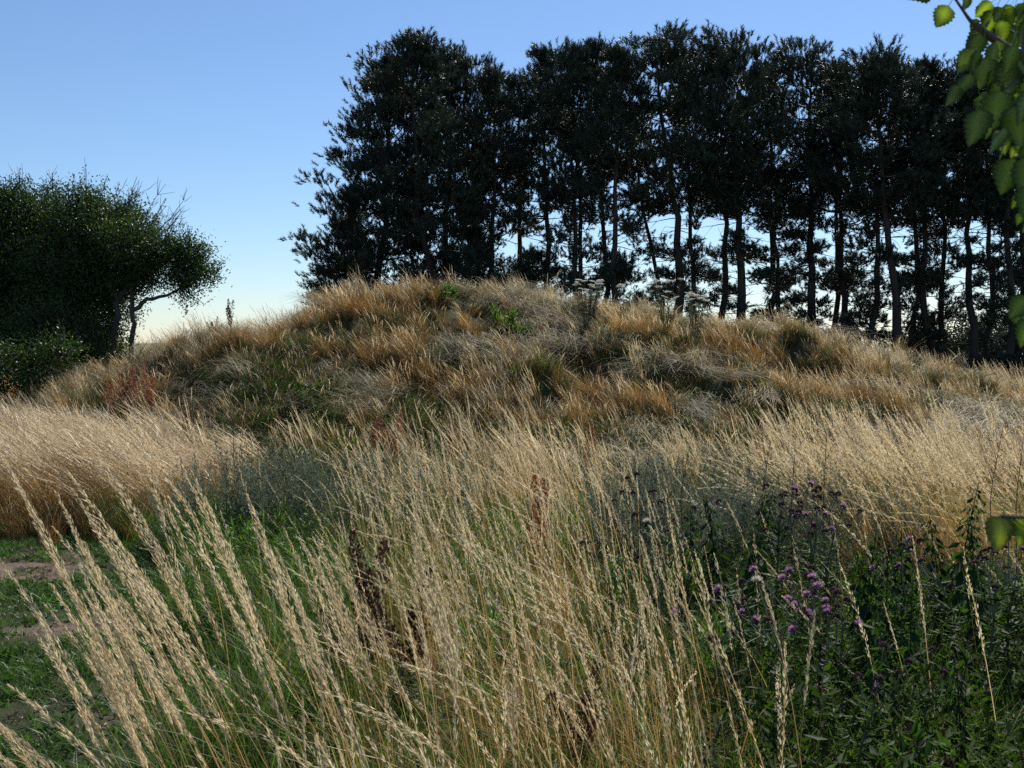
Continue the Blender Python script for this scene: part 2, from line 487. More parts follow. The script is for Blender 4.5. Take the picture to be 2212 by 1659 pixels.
def seed_stems(acc, base, h, lean, bend, dirs, wstem, nsp, plen, prad, sl_, sw, matp='panicle', mats='straw', segs=9, tones=None, core=0):
    n = len(base)
    C = curve_lines(base, h, lean, bend, dirs, segs)
    tn = rng.uniform(0, 1, n)
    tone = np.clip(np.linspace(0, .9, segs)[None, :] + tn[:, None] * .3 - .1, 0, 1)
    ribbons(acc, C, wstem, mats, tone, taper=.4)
    if core:
        tc = np.tile(1 - plen * np.array([1, .8, .5, .2, 0.]), (n, 1)); Pc, _ = sample_line(C, tc)
        ang = rng.uniform(0, math.pi, n); sd = np.stack([np.cos(ang), np.sin(ang), np.zeros(n)], -1)[:, None, :]
        wv = (core * np.array([.25, .8, 1, .7, .1]))[None, :, None] * rng.uniform(.7, 1.3, (n, 1, 1))
        V = np.stack([Pc - sd * wv / 2, Pc + sd * wv / 2], 2).reshape(-1, 3)
        i_ = np.arange(n)[:, None] * 10 + np.arange(4)[None, :] * 2
        acc.add(V, np.stack([i_, i_ + 1, i_ + 3, i_ + 2], -1).reshape(-1, 4), matp, np.repeat(tn, 10))
    t = 1 - rng.uniform(0, 1, (n, nsp)) ** .95 * plen
    P, T = sample_line(C, t)
    u = (1 - t) / plen                                    # 0 tip .. 1 foot of the panicle
    rad = prad * np.clip(np.sin(np.pi * np.clip(u * .86 + .03, 0, 1)), .08, 1) * rng.uniform(.15, 1, (n, nsp))
    rv = unit(np.cross(T, rng.normal(size=T.shape)))
    P = P + rv * rad[..., None] + T * (rad * .6)[..., None]
    D = unit(T + rv * rng.uniform(.0, .34, (n, nsp, 1)) + np.array([-.06, 0, 0]) + rng.normal(0, .05, T.shape))
    tt = np.clip(tn[:, None] * .6 + rng.uniform(0, .4, (n, nsp)), 0, 1)
    diamonds(acc, P.reshape(-1, 3), D.reshape(-1, 3), sl_ * rng.uniform(.7, 1.25, n * nsp) * np.clip(.6 + 1.2 * u.ravel(), .6, 1), sw, matp, tt.ravel())
    return C

def side_blades(acc, base, h, mat, n, hmin, hmax, width, spread=1.0, tone=None, segs=4, drad=.02, leftbias=.4):
    b = base[rng.integers(0, len(base), n)] + np.c_[rng.normal(0, drad, (n, 2)), np.zeros(n)]
    a = rng.uniform(0, 2 * math.pi, n)
    d = np.stack([np.cos(a) - leftbias, np.sin(a)], -1)
    hh = rng.uniform(hmin, hmax, n) * h
    C = curve_lines(b, hh, rng.uniform(.05, .45, n) * spread, rng.uniform(.1, .9, n) * spread, d, segs)
    ribbons(acc, C, width, mat, rng.uniform(0, 1, n) if tone is None else tone)

def proto_near(seed):
    """one tall dry stem with a full seed head"""
    acc = Acc()
    n = 1
    base_ = np.zeros((1, 3))
    h = np.array([1.0])
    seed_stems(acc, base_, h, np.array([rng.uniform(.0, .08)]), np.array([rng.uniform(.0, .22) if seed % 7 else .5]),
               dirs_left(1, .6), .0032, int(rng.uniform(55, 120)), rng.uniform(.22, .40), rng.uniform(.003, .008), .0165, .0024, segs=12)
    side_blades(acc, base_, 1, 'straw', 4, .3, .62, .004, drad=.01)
    side_blades(acc, base_, 1, 'ochre', 3, .25, .55, .005, drad=.01)
    return acc.mesh("dry_grass_stem")

near_c = proto_collection("dry_grass_stem", [proto_near(i) for i in range(24)])

def proto_mid(k, n=17, r=.17, matp='panicle', hs=1.0, nsp=11, green=10, prad=.007, bb=.0):
    acc = Acc()
    a = rng.uniform(0, 2 * math.pi, n); rr = r * np.sqrt(rng.uniform(0, 1, n))
    b = np.stack([rr * np.cos(a), rr * np.sin(a), np.zeros(n)], -1)
    h = rng.uniform(.72, 1.05, n) * hs
    seed_stems(acc, b, h, rng.uniform(.02, .22, n) + bb * .4, rng.uniform(.02, .30, n) + bb, dirs_left(n, .42), .0045, nsp,
               .30, prad * .6, .026, .0045, matp=matp, segs=8, core=.0075)
    side_blades(acc, b, hs, 'ochre', 15, .25, .6, .006)
    if green: side_blades(acc, b, hs, 'green', green, .25, .5, .007)
    return acc.mesh("dry_grass_tuft")

mid_c = proto_collection("dry_grass_tuft", [proto_mid(i) for i in range(6)])
midpink_c = proto_collection("pink_grass_tuft", [proto_mid(i, n=34, r=.18, matp='pinkpan', nsp=12, green=3, prad=.007, bb=.22) for i in range(5)])

def proto_tussock(k, mat1='ochre', mat2='straw', nb=64, heads=6, h=.50, r=.15, spread=.55):
    acc = Acc()
    a = rng.uniform(0, 2 * math.pi, nb); rr = r * np.sqrt(rng.uniform(0, 1, nb))
    b = np.stack([rr * np.cos(a), rr * np.sin(a), np.zeros(nb)], -1)
    side_blades(acc, b, h, mat1, nb, .5, 1.15, .010, spread=spread, segs=6, drad=.01, leftbias=.6)
    side_blades(acc, b, h, mat2, nb // 3, .6, 1.2, .008, spread=spread, segs=6, drad=.01, leftbias=.6)
    if heads:
        bb = b[:heads]
        seed_stems(acc, bb, rng.uniform(1.05, 1.45, heads) * h, rng.uniform(.0, .25, heads), rng.uniform(.05, .4, heads),
                   dirs_left(heads, .7), .006, 5, .33, .004, .034, .0055, segs=6, core=.009)
    return acc.mesh("tussock")

tus_c = proto_collection("ochre_tussock", [proto_tussock(i, 'ochre', ['straw', 'ochre', 'dkgreen'][i % 3]) for i in range(6)])
tusg_c = proto_collection("green_tussock", [proto_tussock(i, 'dkgreen', ['green', 'ochre', 'ochre'][i % 3], 70, 3, .42, .17, 1.0) for i in range(5)])

def proto_thatch(k):
    """flattened, combed-over pale grass"""
    acc = Acc(); n = 90
    b = np.stack([rng.normal(0, .15, n), rng.normal(0, .12, n), rng.uniform(0, .06, n)], -1)
    main = rng.uniform(0, 2 * math.pi)
    a = rng.normal(main, .35, n)
    L_ = rng.uniform(.35, .8, n)
    t = np.linspace(0, 1, 5)[None, :]
    hgt = rng.uniform(.04, .22, n)[:, None] * np.sin(t * math.pi * .8) 
    C = b[:, None, :] + np.stack([np.cos(a)[:, None] * L_[:, None] * t, np.sin(a)[:, None] * L_[:, None] * t, hgt], -1)
    ribbons(acc, C[:60], .009, 'pale', rng.uniform(0, 1, 60))
    ribbons(acc, C[60:], .009, 'dkgreen', rng.uniform(0, 1, 30))
    return acc.mesh("thatch")
that_c = proto_collection("lying_thatch", [proto_thatch(i) for i in range(6)])

def proto_lawn(k, mat='lawn', n=46, h=.06, r=.09):
    acc = Acc()
    a = rng.uniform(0, 2 * math.pi, n); rr = r * np.sqrt(rng.uniform(0, 1, n))
    b = np.stack([rr * np.cos(a), rr * np.sin(a), np.zeros(n)], -1)
    side_blades(acc, b, h, mat, n, .5, 1.3, .005, spread=1.3, segs=3, drad=.01, leftbias=0)
    p = b[:14] + [0, 0, .015]; d = unit(rng.normal(size=(14, 3)) * [1, 1, .3] + [0, 0, .3])
    leaves(acc, p, d, .035, .018, mat, rng.uniform(0, 1, 14))
    return acc.mesh("lawn_tuft")
lawn_c = proto_collection("mown_tuft", [proto_lawn(i) for i in range(4)])
dlawn_c = proto_collection("dry_mown_tuft", [proto_lawn(i, 'drylawn', 34, .05) for i in range(3)])

def proto_herb(k, mat='herb', h=.7, n=8, r=.15, ll=.036, lw=.012, nl=70, up=.25, stemmat='dkgreen'):
    """leafy upright stems"""
    acc = Acc()
    a = rng.uniform(0, 2 * math.pi, n); rr = r * np.sqrt(rng.uniform(0, 1, n))
    b = np.stack([rr * np.cos(a), rr * np.sin(a), np.zeros(n)], -1)
    C = curve_lines(b, rng.uniform(.7, 1.05, n) * h, rng.uniform(0, .25, n), rng.uniform(0, .2, n), dirs_left(n, 1.4), 6)
    ribbons(acc, C, .006, stemmat, .5, taper=.5)
    t = rng.uniform(.12, 1, (n, nl)); P, T = sample_line(C, t)
    rv = unit(np.cross(T, rng.normal(size=T.shape)))
    D = unit(rv + T * rng.uniform(-.3, .9, (n, nl, 1)) + np.array([0, 0, up]))
    leaves(acc, P.reshape(-1, 3), D.reshape(-1, 3), ll * rng.uniform(.6, 1.3, n * nl), lw * rng.uniform(.7, 1.2, n * nl), mat,
           rng.uniform(0, 1, n * nl), nrm=np.tile([0, 0, 1.], (n * nl, 1)) + rng.normal(0, .35, (n * nl, 3)))
    return acc.mesh("leafy_herb")
herb_c = proto_collection("leafy_herb", [proto_herb(i) for i in range(4)] + [proto_herb(i, ll=.055, lw=.024, nl=36) for i in range(2)] + [proto_herb(i, 'sorrel2', n=5, ll=.018, lw=.010, nl=90, stemmat='greystem') for i in range(2)])
herb2_c = proto_collection("narrow_leaf_herb", [proto_herb(i, 'green', .45, 9, .13, .07, .010, 30, .5, 'green') for i in range(4)])
darkherb_c = proto_collection("dark_low_herb", [proto_herb(i, 'herb', .30, 9, .16, .026, .012, 50, .3) for i in range(4)])
mug_c = proto_collection("grey_leaf_herb", [proto_herb(i, 'mugwort', .9, 9, .15, .032, .008, 95, .6, 'mugwort') for i in range(5)])

def proto_blades(k):
    acc = Acc(); n = 60
    b = np.c_[rng.normal(0, .09, (n, 2)), np.zeros(n)]
    side_blades(acc, b, .5, 'green', 60, .4, 1.1, .007, spread=.7, segs=5)
    side_blades(acc, b, .5, 'dkgreen', 30, .4, 1.0, .007, spread=.8, segs=5)
    return acc.mesh("green_blades")
blade_c = proto_collection("green_blade_tuft", [proto_blades(i) for i in range(5)])

U = rng.uniform
# ------------------------------------------------------------------ scatter the meadow
# mown path
x, y = pts_in(-9, -.8, -1, 10.6, 120, lambda x, y: path_mask(x, y) * (1 - bare_mask(x, y) * .93) * (.35 + .65 * ss(.38, .55, fbm(x * 1.4, y * 2.2, 91))))
k = in_view(x, y, 1.0); x, y = x[k], y[k]
scatter("mown_grass", "short green mown grass covering the path at the left", "grass", lawn_c, x, y, U(.6, 1.5, len(x)), U(0, 6.28, len(x)), U(0, .3, len(x)), U(0, 6.28, len(x)))
x, y = pts_in(-9, -.8, -1, 10.6, 45, lambda x, y: path_mask(x, y) * (.35 + .5 * bare_mask(x, y)))
k = in_view(x, y, 1.0); x, y = x[k], y[k]
scatter("dry_mown_grass", "sparse dry short grass among the bare patches of the path", "grass", dlawn_c, x, y, U(.5, 1.2, len(x)), U(0, 6.28, len(x)), U(0, .3, len(x)), U(0, 6.28, len(x)))

# golden-pink stand behind the path, far left
def mA(x, y):
    xr = np.interp(y, [9, 10, 12, 14.5], [-3.1, -3.0, -3.6, -4.8])
    f = ss(9.5, 10.1, y + (fbm(x * .8, y * .8, 5) - .5) * 1.2)
    return f * (1 - ss(-1.0, 1.1, x - xr + (fbm(x * 1.2, y * 1.2, 6) - .5) * 1.6)) * (.45 + .55 * ss(.3, .5, fbm(x * 1.1, y * 1.1, 7))) * (1 - ss(13.2, 15.2, y + x * .15 + 1))
x, y = pts_in(-14, -1.6, 9, 15, 34, mA); k = in_view(x, y, 1.5); x, y = x[k], y[k]
scatter("golden_grass", "dense stand of pinkish gold seeding grass behind the mown path", "grass", midpink_c, x, y, .66 + .5 * U(0, 1, len(x)) ** .8, rng.normal(0, .55, len(x)), np.abs(rng.normal(.12, .11, len(x))), rng.normal(math.pi, .9, len(x)))
# low brown fringe in front of it
x, y = pts_in(-9, -2.6, 8.9, 10.4, 30, lambda x, y: ss(8.9, 9.6, y)); k = in_view(x, y, 1.5); x, y = x[k], y[k]
scatter("grass_fringe", "low brownish grass fringe along the far edge of the mown path", "grass", tus_c, x, y, U(.35, .75, len(x)), U(0, 6.28, len(x)), U(0, .25, len(x)), U(0, 6.28, len(x)))

# mid band of tall grass in front of the mound
def mB(x, y):
    core = ss(8.3, 9.2, y + (fbm(x * .7, y * .7, 15) - .5) * 1.5) * (1 - ss(11.4, 12.7, y + (fbm(x * .5, y * .5, 16) - .5) * 1.5))
    cen = (.3 + .7 * ss(-1.9, -.5, x)) * (1 - (1 - ss(-1.0, -.4, x)) * (1 - ss(9.6, 10.4, y)) * .85)
    return core * ss(-3.8, -2.6, x) * cen * (1 - .93 * ss(.5, 1.0, x) * (1 - ss(10.2, 11.0, y))) * (.3 + .7 * ss(.3, .55, fbm(x * .8, y * .8, 33)))
x, y = pts_in(-4.5, 8.5, 8, 14, 13, mB); k = in_view(x, y, 1.5); x, y = x[k], y[k]
scatter("seeding_grass", "tall cream seeding grass standing at the foot of the mound", "grass", mid_c, x, y, .68 + .55 * U(0, 1, len(x)) ** 1.5, rng.normal(0, .35, len(x)), np.abs(rng.normal(.10, .08, len(x))), rng.normal(math.pi, .6, len(x)))

# centre: golden stems from the mid band to the camera
def mC(x, y):
    lo = np.interp(y, [2.3, 4, 6, 8.5], [-.40, -.52, -.70, -1.15]); hi = np.interp(y, [2.3, 4, 6, 7, 8.5], [.60, .95, .75, .85, 2.2])
    m = ss(-.25, .25, x - lo) * (1 - ss(-.25, .25, x - hi))
    return m * (.25 + .75 * ss(.35, .6, fbm(x * 1.3, y * 1.3, 63)))
x, y = pts_in(-3, 3, 4.6, 8.8, 75, mC)
scatter("dry_meadow_grass", "pale dry seeding grass running down the middle of the meadow", "grass", near_c, x, y, U(.78, 1.14, len(x)), rng.normal(0, .6, len(x)), np.abs(rng.normal(.09, .08, len(x))), rng.normal(math.pi, .8, len(x)))
x, y = pts_in(-1.6, 1.7, 2.0, 4.7, 105, mC)
scatter("foreground_grass", "tall straw coloured grass with feathery seed heads in the near foreground", "grass", near_c, x, y, U(.78, 1.12, len(x)), rng.normal(0, .6, len(x)), np.abs(rng.normal(.12, .09, len(x))), rng.normal(math.pi, .7, len(x)))

# thin stems over the green on the left of centre and across the right
def mD(x, y):
    return in_view(x, y, .8) * (1 - path_mask(x, y)) * ss(2.6, 3.2, y) * ss(.45, .62, fbm(x * 1.1, y * 1.1, 83)) * .5
x, y = pts_in(-4, 5, 2.6, 9, 22, mD)
scatter("scattered_grass", "single dry grass stems standing among the green plants", "grass", near_c, x, y, U(.7, 1.12, len(x)), rng.normal(0, .6, len(x)), np.abs(rng.normal(.2, .14, len(x))), rng.normal(math.pi, .8, len(x)))

# bright leaning stand at the right
def mE(x, y):
    e = ((x - 3.2) / 1.1) ** 2 + ((y - 7.6) / 1.0) ** 2
    return (1 - ss(.7, 1.15, e + (fbm(x * 1.3, y * 1.3, 8) - .5) * .6))
x, y = pts_in(1.4, 4.6, 6.3, 9, 170, mE)
scatter("leaning_grass", "bright cream grass bent over by the wind at the right", "grass", near_c, x, y, U(1.12, 1.48, len(x)), rng.normal(0, .35, len(x)), np.abs(rng.normal(.42, .16, len(x))), rng.normal(math.pi, .3, len(x)))

# grey-green mugwort-like stands
def mF(x, y):
    e1 = ((x - 1.75) / 1.25) ** 2 + ((y - 7.8) / 1.3) ** 2
    e2 = ((x + 2.1) / .75) ** 2 + ((y - 9.0) / .9) ** 2
    e3 = ((x + .9) / .9) ** 2 + ((y - 8.6) / .7) ** 2
    return np.maximum(np.maximum(1 - ss(.7, 1.1, e1), (1 - ss(.7, 1.1, e2)) * .8), (1 - ss(.7, 1.1, e3)) * .4)
x, y = pts_in(-3.5, 3.5, 6, 10, 26, mF)
scatter("grey_green_herbs", "grey green feathery herbs growing between the golden grasses", "wild herbs", mug_c, x, y, U(.70, 1.05, len(x)), U(0, 6.28, len(x)), U(0, .15, len(x)), U(0, 6.28, len(x)))

# leafy dark green herbs, right foreground
def mG(x, y):
    lo = np.interp(y, [2, 3, 4.5, 6.6], [.55, .75, 1.0, 1.25])
    return ss(-.2, .3, x - lo) * (1 - ss(6.0, 6.9, y)) * in_view(x, y, 1.0) * (.3 + .7 * ss(.35, .5, fbm(x * 1.5, y * 1.5, 71)))
x, y = pts_in(.3, 4.5, 2, 7, 30, mG)
scatter("leafy_herbs", "dark leafy green herbs filling the right foreground", "wild herbs", herb_c, x, y, U(.65, 1.02, len(x)), U(0, 6.28, len(x)), U(0, .2, len(x)), U(0, 6.28, len(x)))

# green underlayer of blades everywhere off the path
def mU(x, y):
    return (1 - path_mask(x, y)) * in_view(x, y, 1.2) * (.45 + .55 * ss(.35, .6, fbm(x * .9, y * .9, 29)))
x, y = pts_in(-5, 7.5, 1.6, 10.5, 26, lambda x, y: mU(x, y) * (1 - .55 * mC(x, y)))
scatter("green_grass", "fresh green grass growing beneath the dry stems", "grass", blade_c, x, y, U(.5, 1.05, len(x)), U(0, 6.28, len(x)), U(0, .3, len(x)), U(0, 6.28, len(x)))
def mL(x, y):
    e = ((x + 2.3) / 1.1) ** 2 + ((y - 7.6) / 1.5) ** 2
    return np.maximum(1 - ss(.7, 1.2, e), .22) * (1 - path_mask(x, y))
x, y = pts_in(-4.2, 4, 4.5, 10, 26, mL)
scatter("lush_green_herbs", "bright green narrow leaved herbs beside the mown path", "wild herbs", herb2_c, x, y, U(.6, 1.15, len(x)), U(0, 6.28, len(x)), U(0, .2, len(x)), U(0, 6.28, len(x)))

# ---- mound cover
def mound_in(x, y):
    return ((y > 12.6) & (np.abs(x) < y * .4663 + 1.5)).astype(float)
def blob(x, y, lst):
    v = np.zeros_like(x)
    for (X, d, rx, ry) in lst:
        v = np.maximum(v, 1 - ss(.6, 1.2, ((x - atpx(X, d)) / rx) ** 2 + ((y - d) / ry) ** 2))
    return v
GREEN_B = [(600, 16.0, 1.0, 1.1), (760, 14.8, 1.3, .7), (930, 16.0, .8, .8), (500, 17.6, .8, .7), (1090, 14.6, 1.5, .5), (1400, 15.0, 1.4, .6),
           (1180, 16.8, .5, .5), (1390, 18.3, .7, .5), (650, 17.6, .6, .4), (1600, 15.2, 1.6, .5), (1200, 13.9, 4.0, .45), (700, 13.9, 3.0, .45), (1850, 16.5, .8, .4)]
OCHRE_B = [(800, 20.5, 1.6, .9), (870, 17.5, .55, .9), (1050, 17.2, .8, .9), (1160, 15.6, .9, .9), (1280, 16.6, .6, .6), (880, 15.2, .35, .7),
           (700, 20.2, .9, .8), (1500, 19, 1.6, .6), (480, 19.5, 1.0, .8), (1850, 17, 1.2, .5), (330, 17, .8, .8)]
def mO(x, y):
    g_ = blob(x, y, GREEN_B); o_ = blob(x, y, OCHRE_B)
    return mound_in(x, y) * ss(13.8, 15.2, y + .10 * np.abs(x)) * np.clip(.22 + .38 * ss(.42, .6, fbm(x * .6, y * .6, 51)) + .6 * o_ - .9 * g_, .02, 1) * (.18 + .82 * ss(.42, .56, fbm(x * 1.9, y * 1.9, 52)))
x, y = pts_in(-13.5, 13.5, 12.6, 25, 40, mO)
sc_ = .34 + .55 * U(0, 1, len(x)) ** 1.4 * (1 + .45 * blob(x, y, OCHRE_B))
scatter("ochre_tussocks", "ochre brown tussock grass covering the mound", "grass", tus_c, x, y, sc_, rng.normal(0, .6, len(x)), np.abs(rng.normal(.1, .1, len(x))), rng.normal(math.pi, 1, len(x)), .03)
def mGr(x, y):
    g_ = blob(x, y, GREEN_B)
    return mound_in(x, y) * np.clip(.55 + .7 * g_, 0, 1)
x, y = pts_in(-13.5, 13.5, 12.6, 24.5, 24, mGr)
scatter("green_tussocks", "dull green tussock grass in the hollows of the mound", "grass", tusg_c, x, y, U(.5, .95, len(x)), U(0, 6.28, len(x)), U(0, .25, len(x)), U(0, 6.28, len(x)), .03)
x, y = pts_in(-13.5, 13.5, 11.3, 20, 13, lambda x, y: (np.abs(x) < y * .4663 + 1.5) * np.maximum(blob(x, y, GREEN_B), (x > -3.8) * (1 - ss(14.0, 15.0, y)) * .8))
scatter("low_dark_herbs", "low dark leafy herbs at the foot of the mound", "wild herbs", darkherb_c, x, y, U(.7, 1.5, len(x)), U(0, 6.28, len(x)), U(0, .25, len(x)), U(0, 6.28, len(x)), .02)
x, y = pts_in(-13.5, 13.5, 13.4, 24.5, 16, lambda x, y: mound_in(x, y) * ss(.56, .70, fbm(x * 1.1, y * 1.1, 95)) * .7)
scatter("lying_grass", "pale flattened grass lying over the mound in swirls", "grass", that_c, x, y, U(.8, 1.5, len(x)), U(0, 6.28, len(x)), np.full(len(x), .2), np.full(len(x), -math.pi / 2), -.05)
x, y = pts_in(-13.5, 13.5, 13.2, 24, 4.2, lambda x, y: mound_in(x, y) * np.clip(.12 + ss(.52, .66, fbm(x * .8, y * .8, 105)) + .4 * blob(x, y, OCHRE_B), 0, 1))
scatter("mound_seed_grass", "upright cream seeding grass standing in tufts on the mound", "grass", mid_c, x, y, U(.45, .82, len(x)), rng.normal(0, .4, len(x)), np.abs(rng.normal(.1, .1, len(x))), rng.normal(math.pi, .7, len(x)), .03)
x, y = pts_in(5.5, 14, 17, 24, 4, lambda x, y: mound_in(x, y) * .8)
scatter("bank_seed_grass", "tall ochre seeding grass along the right hand end of the mound", "grass", mid_c, x, y, U(.45, .72, len(x)), rng.normal(0, .4, len(x)), np.abs(rng.normal(.1, .1, len(x))), rng.normal(math.pi, .9, len(x)), .03)

# wild grass under the trees and beyond
x, y = pts_in(-26, 26, 25, 48, 3.2, lambda x, y: (np.abs(x) < y * .4663 + 2).astype(float))
scatter("rough_grass", "rough dry grass growing under and around the pines", "grass", tus_c, x, y, U(.8, 1.6, len(x)), U(0, 6.28, len(x)), U(0, .2, len(x)), U(0, 6.28, len(x)), .03)

# ------------------------------------------------------------------ pines
def shoots(acc, p, d, L_, mat='needle', nn=26):
    """bottle-brush needle shoots: p (N,3) foot, d (N,3) axis"""
    n = len(p)
    t = np.tile(np.linspace(.05, 1, nn), (n, 1)) + rng.uniform(-.03, .03, (n, nn))
    base_ = p[:, None, :] + d[:, None, :] * (t * L_[:, None])[..., None]
    rv = unit(np.cross(np.broadcast_to(d[:, None, :], (n, nn, 3)), rng.normal(size=(n, nn, 3))))
    nd = unit(d[:, None, :] * rng.uniform(.8, 1.6, (n, nn, 1)) + rv)
    side = unit(np.cross(nd, rng.normal(size=nd.shape)))
    ln = rng.uniform(.11, .17, (n, nn, 1)); w = .026
    V = np.stack([base_ - side * w / 2, base_ + side * w / 2, base_ + nd * ln], 2).reshape(-1, 3)
    F = np.arange(n * nn * 3).reshape(-1, 3)
    acc.add(V, F, mat, np.repeat(rng.uniform(0, 1, n), nn * 3))

def pine_meshes(h=12.5, start=.45, hw=1.9, whorl=.36, nb=4, bare=26, dens=1.0, low=.0, seed=0, biasx=0.0, r0=.17):
    tr = Acc(); li = Acc(); cr = Acc()
    n = 14
    tz = np.linspace(-.1, h * .985, n)
    wob = np.cumsum(rng.normal(0, .10, (n, 2)), 0); wob -= wob[0]
    P = np.c_[wob, tz]
    tube(tr, P, (np.linspace(r0 ** .7, .03 ** .7, n) ** (1 / .7)) * h / 12.5, 'bark', 8)
    def trunk_at(z):
        return np.array([np.interp(z, tz, P[:, 0]), np.interp(z, tz, P[:, 1]), z])
    SP = []; SD = []
    z = start * h
    while z < h * .985:
        u = (z / h - start) / (1 - start)
        w = hw * (.78 + .35 * math.sin(u * 3.1 + seed)) * math.sqrt(max(.03, 1 - max(0, (u - .45) / .57) ** 2.2))
        for b in range(nb):
            if rng.uniform() > .93: continue
            az = rng.uniform(0, 2 * math.pi)
            L_ = w * rng.uniform(.55, 1.12) * (1 + biasx * math.cos(az))
            if L_ < .25: L_ = .25
            el = R(rng.uniform(-4, 20) + 48 * u ** 1.5)
            t = np.linspace(0, 1, 6)
            o = trunk_at(z + rng.uniform(-.15, .15))
            hd = np.array([math.cos(az), math.sin(az), 0])
            r_ = L_ * t * math.cos(el); zz = L_ * t * math.sin(el) + .28 * L_ * t ** 2.5 - .12 * L_ * np.sin(t * math.pi)
            B = o + hd * r_[:, None] + np.array([0, 0, 1.]) * zz[:, None] + np.c_[rng.normal(0, .03, (6, 2)), np.zeros(6)] * t[:, None]
            tube(li, B, np.linspace(.035, .010, 6), 'bark', 4)
            m = max(2, int((1.0 + L_ * .95) * dens + rng.uniform(0, 1)))
            for s_ in range(m):
                tt = rng.uniform(.35, .9) if s_ else 1.0
                q = np.array([np.interp(tt, t, B[:, k]) for k in range(3)])
                sd = np.array([-hd[1], hd[0], 0]) * (1 if s_ % 2 else -1)
                bl = rng.uniform(.35, .75) * (L_ * .35 + .2) * (1 if s_ else .1)
                e = q + (sd * .8 + hd * .5 + np.array([0, 0, .45])) * bl
                if bl > .15:
                    tube(li, [q, (q + e) / 2 + [0, 0, -.02], e], [.014, .010, .006], 'bark', 3)
                c = rng.integers(14, 26)
                pr = rng.uniform(.16, .30)
                off = rng.normal(0, 1, (c, 3)) * [pr, pr, pr * .5]
                pp = e + off
                dd = unit(np.array([hd[0] * .35, hd[1] * .35, .8 + .5 * u]) + off * 1.6 + rng.normal(0, .22, (c, 3)))
                SP.append(pp - dd * .1); SD.append(dd)
        z += whorl * rng.uniform(.75, 1.25)
    # top
    c = 16
    SP.append(P[-1] + rng.normal(0, .14, (c, 3)) - [0, 0, .1]); SD.append(unit(np.array([0, 0, 1.]) + rng.normal(0, .32, (c, 3))))
    # bare and half-bare boughs below the crown
    for b in range(bare):
        z = rng.uniform(.04, max(.06, start)) * h
        az = rng.uniform(0, 2 * math.pi); L_ = rng.uniform(.4, 1.7)
        hd = np.array([math.cos(az), math.sin(az), 0]); t = np.linspace(0, 1, 5)
        o = trunk_at(z)
        B = o + hd * (L_ * t)[:, None] + np.array([0, 0, 1.]) * (L_ * (rng.uniform(-.15, .25) * t + rng.uniform(-.25, .2) * t ** 2))[:, None] + rng.normal(0, .035, (5, 3)) * t[:, None]
        tube(li, B, np.linspace(.022, .006, 5), 'bark', 3)
        for q in range(rng.integers(1, 4)):
            a_ = B[rng.integers(1, 5)]
            e = a_ + unit(hd * .5 + rng.normal(0, .6, 3)) * rng.uniform(.2, .6)
            tube(li, [a_, (a_ + e) / 2 + rng.normal(0, .02, 3), e], [.010, .007, .004], 'bark', 3)
        if rng.uniform() < low:
            for q in range(rng.integers(1, 4)):
                c = rng.integers(10, 18); e = B[-1] + rng.normal(0, .24, 3) * [1, 1, .5] - hd * rng.uniform(0, .5)
                SP.append(e + rng.normal(0, .16, (c, 3)) * [1, 1, .5]); SD.append(unit(np.array([hd[0] * .4, hd[1] * .4, .6]) + rng.normal(0, .4, (c, 3))))
    SP = np.concatenate(SP); SD = np.concatenate(SD)
    shoots(cr, SP, SD, rng.uniform(.16, .34, len(SP)))
    return tr.mesh("pine_trunk", True), li.mesh("pine_limbs"), cr.mesh("pine_crown")

PV = {
    'full': pine_meshes(start=.07, hw=2.2, whorl=.42, nb=4, bare=8, low=.5, dens=1.0, seed=.3, r0=.2),
    'full2': pine_meshes(start=.20, hw=1.9, whorl=.50, nb=4, bare=18, low=.5, dens=1.0, seed=1.2, r0=.2),
    'a': pine_meshes(start=.56, hw=1.5, whorl=.48, nb=4, low=.6, bare=56, seed=.5),
    'b': pine_meshes(start=.55, hw=2.05, whorl=.42, nb=4, low=.45, bare=52, seed=0, r0=.2),
    'c': pine_meshes(start=.53, hw=1.45, whorl=.55, nb=4, low=.45, bare=52, seed=1.5),
    'd': pine_meshes(start=.54, hw=1.8, whorl=.44, nb=4, low=.5, bare=52, seed=-.6, r0=.22),
    'slim': pine_meshes(start=.62, hw=.95, whorl=.6, nb=3, low=.4, bare=40, seed=.8, r0=.13),
    'young': pine_meshes(h=6.5, start=.05, hw=1.05, whorl=.42, nb=4, bare=2, dens=1.0, seed=.2),
}
